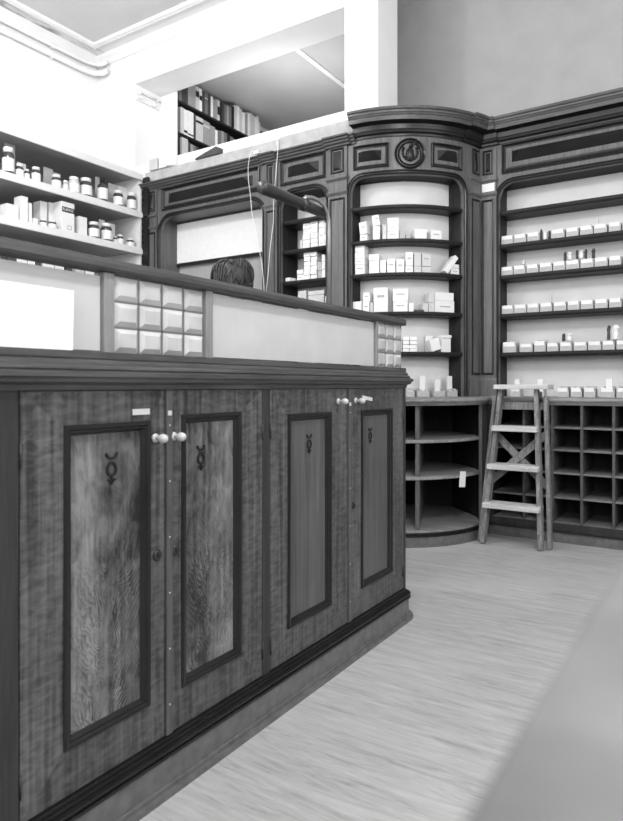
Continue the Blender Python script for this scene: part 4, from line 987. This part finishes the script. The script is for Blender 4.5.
tag(m.build('wedge_tool', M['carddark'], loc=(x0, 4.1, TZ)), 'dark wedge-shaped tool lying on top of the wide arched unit', 'tool')
def cord(pts, label):
    P3 = []
    for px, py, y in pts: x, z = on_y(px, py, y); P3.append((x+random.uniform(-.006, .006), y, z))
    tag(MB().tube(P3, .0024, 6).build('hanging_cord', M['cord'], loc=P3[0]), label, 'cord', 'cords hanging from the wide arched unit')
cord([(252, 150, 3.99), (249, 158, 3.99), (247.5, 168, 4.0), (248.5, 180, 4.03), (250, 195, 4.04), (251.5, 212, 4.04), (255, 230, 4.04), (259, 248, 4.04), (262, 262, 4.04), (264, 280, 4.04), (265, 300, 4.04)], 'thin white cord hanging in front of the arched opening, left of the other cord')
cord([(277, 141, 3.98), (277.5, 150, 3.98), (277, 165, 3.99), (276, 178, 4.0), (274, 200, 4.03), (273, 222, 4.03), (269.5, 250, 4.03), (268, 272, 4.03), (266.5, 292, 4.03)], 'thin white cord hanging down the pilaster between the wide and narrow arches')
x, z = on_y(256.5, 152, 3.995); tag(MB().box(x-.03, x+.02, 3.99, 4.013, z-.014, z+.014).build('cable_connector', M['card'], loc=(x, 4.0, z), bevel=.004), 'small white connector on the cornice where the left cord starts', 'connector')

# ================================================================ BOOKCASE IN THE MEZZANINE
BX = -4.43
bc = thing('bookcase', 'dark bookcase with a white end panel, packed with books in the upper opening', 'bookcase', (-4.53, 5.3, 2.95))
BYS, BYE = 4.47, 6.40
MB().box(-4.645, BX+.002, BYS-.018, BYS, 2.951, 4.04).build('end_panel', M['wall'], bc)
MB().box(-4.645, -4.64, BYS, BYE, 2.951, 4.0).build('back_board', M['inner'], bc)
for z in (3.735, 3.43, 3.13): MB().box(-4.638, BX, BYS+.001, BYE, z-.022, z).build('shelf', M['wood_deep'], bc)
MB().box(-4.64, BX, BYE, BYE+.02, 2.951, 4.0).build('end_board', M['wood_deep'], bc)
def book(y0, y1, z, h, tone, label, dep=.16, band=None):
    o = MB().box(BX-.01-dep, BX-.01, y0+.0008, y1-.0008, z+.0004, z+h)
    if band is not None: o.box(BX-.0099, BX-.0092, y0+.002, y1-.002, z+h*band[0], z+h*band[1], 1)
    ob = o.build('book', [BOOK[tone], BOOK[0 if tone > 3 else 4]], loc=(BX-.09, (y0+y1)/2, z)); tag(ob, label, 'book', 'books in the upper bookcase')
names = ['black', 'dark', 'brownish-grey', 'grey', 'pale', 'white']; names[2] = 'mid-grey'
Bx = lambda x: 160+x/5.19
def books(edges, z, hs, shelfname):
    for k, (a, b, tone, top, band) in enumerate(edges, 1):
        y0, _ = on_x(Bx(a), HY, BX); y1, _ = on_x(Bx(b), HY, BX); y0 = max(y0, BYS+.001)
        book(y0, y1, z, top, tone, '%s book, %s from the left on the bookcase\'s %s shelf' % (names[tone], ORD[k], shelfname), band=band)
row1 = [(82, 104, 1, .165, None), (104, 116, 2, .20, None), (116, 132, 1, .215, (.75, .8)), (132, 149, 1, .215, None), (149, 170, 3, .225, None), (170, 189, 3, .225, None), (189, 208, 4, .235, (.55, .8)), (208, 222, 5, .23, (.5, .7)),
        (222, 236, 1, .225, None), (236, 252, 2, .225, (.7, .75)), (252, 267, 1, .225, None), (267, 279, 5, .215, None), (279, 290, 3, .20, None), (290, 301, 3, .215, None), (301, 314, 4, .215, (.3, .7)), (314, 326, 0, .21, None), (326, 338, 1, .21, None), (338, 350, 2, .215, None), (350, 361, 3, .215, None), (361, 375, 2, .215, None)]
xs = 376; rnd = random.Random(5)
while xs < 520:
    w = rnd.uniform(9, 15); row1.append((xs, xs+w, rnd.choice([5, 4, 5, 3, 5, 0, 4]), rnd.uniform(.21, .28), None)); xs += w
books(row1, 3.735, .2, 'top')
row2 = [(84, 97, 0, .25, None), (97, 110, 2, .24, None), (110, 128, 4, .255, None), (128, 148, 5, .25, (.1, .2)), (148, 178, 5, .255, (.08, .14)), (178, 190, 1, .25, None), (190, 228, 4, .245, (.74, .84)), (228, 262, 3, .24, (.74, .82)), (262, 290, 3, .22, None), (290, 303, 5, .20, None), (303, 322, 2, .21, None), (322, 336, 3, .22, None), (336, 352, 2, .22, None), (352, 368, 0, .22, None), (368, 384, 2, .21, None), (384, 400, 3, .2, None), (400, 420, 1, .2, None)]
books(row2, 3.43, .2, 'middle')
row3 = [(84, 108, 0, .27, None), (108, 118, 3, .26, None), (118, 150, 4, .27, (.3, .34)), (150, 162, 1, .25, None), (162, 178, 3, .24, None), (178, 192, 2, .24, None), (192, 206, 1, .24, None)]
books(row3, 3.13, .2, 'lower')

# ================================================================ NEAR COUNTER (out of focus, right foreground)
nc = thing('shop_counter', 'blurred grey-topped counter filling the lower right corner of the view', 'counter', (.35, -.1, 0))
MB().box(-.053, .70, -.62, .52, .868, .90).build('top', M['desk'], nc, bevel=.004)
MB().box(.08, .68, -.58, .48, .08, .868).build('body', M['wood'], nc)
MB().box(.10, .66, -.56, .46, 0, .08).build('plinth', M['skirt'], nc)

# ================================================================ LIGHT
w = bpy.data.worlds.new('daylight'); sc.world = w; w.use_nodes = True
w.node_tree.nodes['Background'].inputs[0].default_value = (1, 1, 1, 1); w.node_tree.nodes['Background'].inputs[1].default_value = .5
def area(name, loc, rot, sx, sy, power, spread=PI):
    l = bpy.data.lights.new(name, 'AREA'); l.shape = 'RECTANGLE'; l.size = sx; l.size_y = sy; l.energy = power; l.spread = spread
    o = bpy.data.objects.new(name, l); COL.objects.link(o); o.location = loc; o.rotation_euler = rot; return o
area('daylight_right_window', (.75, FY+.02, 2.6), (PI/2, 0, 0), 2.8, 1.9, 88)
area('daylight_side_window', (RX-.02, 1.8, 2.6), (0, PI/2, 0), 1.9, 3.1, 80)
area('daylight_left_window', (-3.15, FY+.02, 2.6), (PI/2, 0, 0), 2.4, 1.9, 110)
for i, (x, y) in enumerate([(.1, .8), (-3.2, 1.6)]):
    t = thing('ceiling_lamp', ('white globe lamp hanging over the shop floor', 'white globe lamp hanging over the dispensary behind the counter')[i], 'lamp', (x, y, 3.62))
    MB().lathe([(0, 0), (.06, .012), (.11, .05), (.13, .11), (.11, .17), (.06, .2), (.04, .21), (.04, .235), (0, .235)], (x, y, 3.62)).build('globe', M['card'], t)
    MB().tube([(x, y, 3.855), (x, y, CEIL-.03)], .008).build('rod', M['lamptube'], t); MB().lathe([(0, 0), (.05, 0), (.04, .03), (0, .0301)], (x, y, CEIL-.031)).build('rose', M['pipe'], t)
    l = bpy.data.lights.new('lamp_light', 'POINT'); l.energy = (185, 105)[i]; l.shadow_soft_size = .14; o = bpy.data.objects.new('lamp_light', l); COL.objects.link(o); o.location = (x, y, 3.42)
area('added_office_uplight', (-3.4, 5.0, 3.08), (PI, 0, 0), .5, .5, 11)  # added unseen light to brighten the mezzanine ceiling; stands for no known lamp
